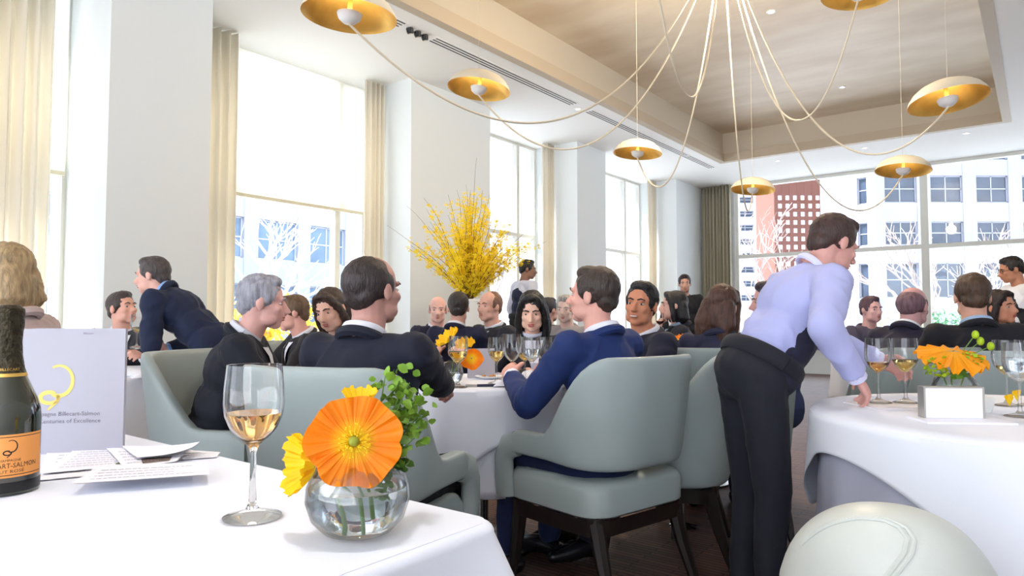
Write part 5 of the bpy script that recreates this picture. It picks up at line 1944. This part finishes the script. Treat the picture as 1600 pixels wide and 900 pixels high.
def facade(label, A, dirv, width, cols, rows, zbot, ztop, wall_m, pane_m, frame_m, depth=8.0, split=2, name='stone_building', recess=0.25, spandrel_m=None, joined=False):
    """cols: (x0,x1) openings along the front; rows: (z0,z1) openings. Piers and spandrels stand proud of the panes"""
    dirv = Vector((dirv[0], dirv[1], 0)).normalized()
    rz = math.atan2(dirv.y, dirv.x)
    root = thing(name, label, 'building', (A.x, A.y, GZ), rz)
    zb = zbot - GZ
    zt_ = ztop - GZ
    part('wall', G().box((0, recess, 0), (width, depth, zt_)), wall_m, root, smooth=False)
    xs = [0] + [v for c in cols for v in c] + [width]
    for a, b_ in zip(xs[0::2], xs[1::2]):
        if b_ > a:
            part('pier', G().box((a, 0, 0), (b_, recess, zt_)), wall_m, root, smooth=False)
    zs_ = [0] + [v - GZ for r in rows for v in r] + [zt_]
    for a, b_ in zip(zs_[0::2], zs_[1::2]):
        if b_ > a:
            part('spandrel', G().box((0.0, 0.03, a), (width, recess, b_)), spandrel_m or wall_m, root, smooth=False)
    cache = {}
    for (x0, x1) in cols:
        for (z0, z1) in rows:
            key = (round(x1 - x0, 2), round(z1 - z0, 2))
            if key not in cache:
                w_, h_ = key
                g = G()
                f = min(0.07, w_ * 0.1)
                g.box((0, 0, 0), (w_, 0.06, f)).box((0, 0, h_ - f), (w_, 0.06, h_)).box((0, 0, h_ * 0.5), (w_, 0.06, h_ * 0.5 + f))
                for k in range(split + 1):
                    x = (w_ - f) * k / split
                    g.box((x, 0, 0), (x + f, 0.06, h_))
                pm = G().box((0, 0.03, 0), (w_, 0.04, h_))
                cache[key] = (g.mesh('window', frame_m, False), pm.mesh('pane', pane_m, False))
            wm, pm = cache[key]
            o = link('window', wm, root, (x0, recess - 0.09, z0 - GZ))
            link('pane', pm, o, (0, 0, 0))
    return root


mpp = 45 / FPX
def zpx(y, t=45.0):
    return H + (500 - y) / FPX * t
A = ground(1372, 45)
cols = [(0.65 + 3.05 * k, 0.65 + 3.05 * k + 2.15) for k in range(6)]
rows = [(zpx(465), zpx(410)), (zpx(382), zpx(345)), (zpx(315), zpx(272)), (zpx(247), zpx(200)), (zpx(165), zpx(120))]
facade('pale stone building with rows of double windows outside the far window', A, (RX, RY), 20, cols, rows, GZ, 18, M_STONE, M_OPANE, M_WFR)
# chamfered corner of the same block
A2 = ground(1331, 46.4)
facade('narrow angled corner bay of the pale stone building', A2, (A - A2), (A - A2).length, [(0.55, (A - A2).length - 0.55)], rows, GZ, 18, M_STONE, M_OPANE, M_WFR, depth=1.0, split=1)
# brick building behind
A3 = ground(1213, 88)
mb = 88 / FPX
cols = [(0.5 + 0.98 * k, 0.5 + 0.98 * k + 0.5) for k in range(9)]
rows = [(H + (500 - (480 - 13 * k)) * mb, H + (500 - (480 - 13 * k) + 7) * mb) for k in range(14)]
facade('tall red brick building with small white windows left of the stone building', A3, (RX, RY), 122 * mb, cols, rows, GZ, H + (500 - 262) * mb, M_BRICK, mat('white_pane', (236, 236, 240), 0.3), M_STONE2, split=1, name='brick_building', recess=0.12)
A4 = ground(1278, 120)
facade('blue glass tower behind the brick building', A4, (RX, RY), 5, [(0.3 + 1.2 * k, 1.3 + 1.2 * k) for k in range(4)], [(20 + 1.6 * k, 21.3 + 1.6 * k) for k in range(8)], GZ, 33, mat('tower_frame', (150, 176, 214), 0.4), mat('tower_pane', (90, 130, 190), 0.1), M_WFR, name='glass_tower', split=1)
# pale building with bands seen left in the far window
A5 = ground(1138, 62)
mb = 62 / FPX
facade('white building with grey bands seen beside the far corner curtain', A5, (RX, RY), 46 * mb, [(0.2, 46 * mb - 0.2)], [(H + (500 - 470 + 22 * k) * mb, H + (500 - 460 + 22 * k) * mb) for k in range(9)], GZ, H + 240 * mb, M_STONE2, M_OPANE, M_WFR, split=3, name='banded_building')
# block across the street of the window side
fr_ = Vector((-34, -30, 0))
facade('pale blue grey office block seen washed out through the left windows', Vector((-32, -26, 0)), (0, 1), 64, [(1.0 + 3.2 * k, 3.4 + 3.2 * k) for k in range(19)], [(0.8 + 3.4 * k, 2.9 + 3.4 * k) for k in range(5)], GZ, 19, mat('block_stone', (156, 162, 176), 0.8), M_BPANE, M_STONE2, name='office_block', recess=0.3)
bpy.context.view_layer.update()


def bare_tree(label, x, y, h, seed, col):
    rnd = random.Random(seed)
    root = thing('bare_tree', label, 'tree', (x, y, GZ), 0, 'bare trees outside')
    m_ = mat('bark_%d' % col[0], col, 0.9)
    g = G()
    gt = G()

    def grow(p, d, L, r, depth, first=False):
        pts = [p]
        for k in range(4):
            d = (d + Vector((rnd.gauss(0, 0.12), rnd.gauss(0, 0.12), 0.05))).normalized()
            pts.append(pts[-1] + d * L / 4)
        (gt if first else g).tube(pts, [r * (1 - 0.1 * k) for k in range(5)], 5 if depth < 2 else 4, caps=False)
        if depth >= 4:
            return
        for k in range(3 if depth else 5):
            q = pts[-1] if k < 2 else pts[rnd.choice((2, 3))]
            nd = (d + Vector((rnd.gauss(0, 0.55), rnd.gauss(0, 0.55), rnd.gauss(0.15, 0.3)))).normalized()
            grow(q, nd, L * rnd.uniform(0.62, 0.8), r * 0.6, depth + 1)
    grow(Vector(), Vector((0, 0, 1)), h * 0.3, h * 0.016, 0, True)
    part('trunk', gt, m_, root)
    part('crown_branches', g, m_, root)


for lab, px, t_, h, sd in (('bare white barked tree outside the window beside the leaning grey haired man', 400, 13.5, 5.2, 1), ('bare tree outside the far window left of the mullion', 1420, 19.0, 5.4, 2),
                           ('bare tree outside the far window beside the corner curtain', 1205, 20.0, 5.5, 3), ('bare tree outside the far right window pane', 1555, 18.5, 5.0, 4), ('bare tree outside the second left window', 800, 17.0, 5.5, 5),
                           ('bare tree outside the leftmost window', 25, 12.0, 5.2, 6)):
    q = ground(px, t_)
    bare_tree(lab, q.x, q.y, h, sd, (190, 180, 176) if sd in (1, 6) else (150, 138, 134))


def shrub(label, px, t_, w_, h_, col, seed, name='shrub'):
    rnd = random.Random(seed)
    q = ground(px, t_)
    root = thing(name, label, 'shrub', (q.x, q.y, GZ), 0, 'shrubs outside the windows')
    g = G()
    for k in range(700):
        d = Vector((rnd.gauss(0, 1), rnd.gauss(0, 1), rnd.gauss(0, 1))).normalized() * rnd.uniform(0.6, 1)
        p_ = Vector((d.x * w_ / 2, d.y * w_ / 2, h_ * (0.55 + 0.45 * d.z)))
        R_ = Matrix.Rotation(rnd.uniform(0, 6.3), 3, 'Z') @ Matrix.Rotation(rnd.uniform(-1.3, 1.3), 3, 'X')
        s_ = 0.09
        g.add([p_ + R_ @ Vector(v) * s_ for v in ((0, -0.9, 0), (0.45, 0, 0.15), (0, 0.9, 0), (-0.45, 0, 0.15))], [(0, 1, 2, 3)])
    f_ = part('foliage', g, mat('shrub_%d_%d_%d' % col, col, 0.7, var=0.3, vscale=4), root, smooth=False)
    f_['kind'] = 'stuff'
    part('stem', G().tube([(0, 0, 0), (0, 0, h_ * 0.6)], [0.04, 0.02], 6), M_TWIG, root)


shrub('yellow flowering shrub outside the window beside the leaning grey haired man', 455, 9.6, 1.0, 1.75, (236, 206, 70), 1)
shrub('second yellow shrub outside the window left of the bald man', 372, 9.2, 0.9, 1.7, (226, 198, 90), 2)
shrub('yellow shrub outside the narrow pane left of the bald man\'s head', 545, 9.9, 0.9, 1.6, (236, 214, 110), 3)
shrub('green shrub outside the far window beside the mullion', 1490, 15.5, 1.6, 1.65, (110, 156, 120), 4)
shrub('green shrub outside the far window right of the first one', 1575, 15.2, 1.5, 1.6, (120, 166, 140), 5)
shrub('pale shrub outside the far window left of the mullion', 1400, 16.2, 1.6, 1.7, (190, 190, 170), 6)
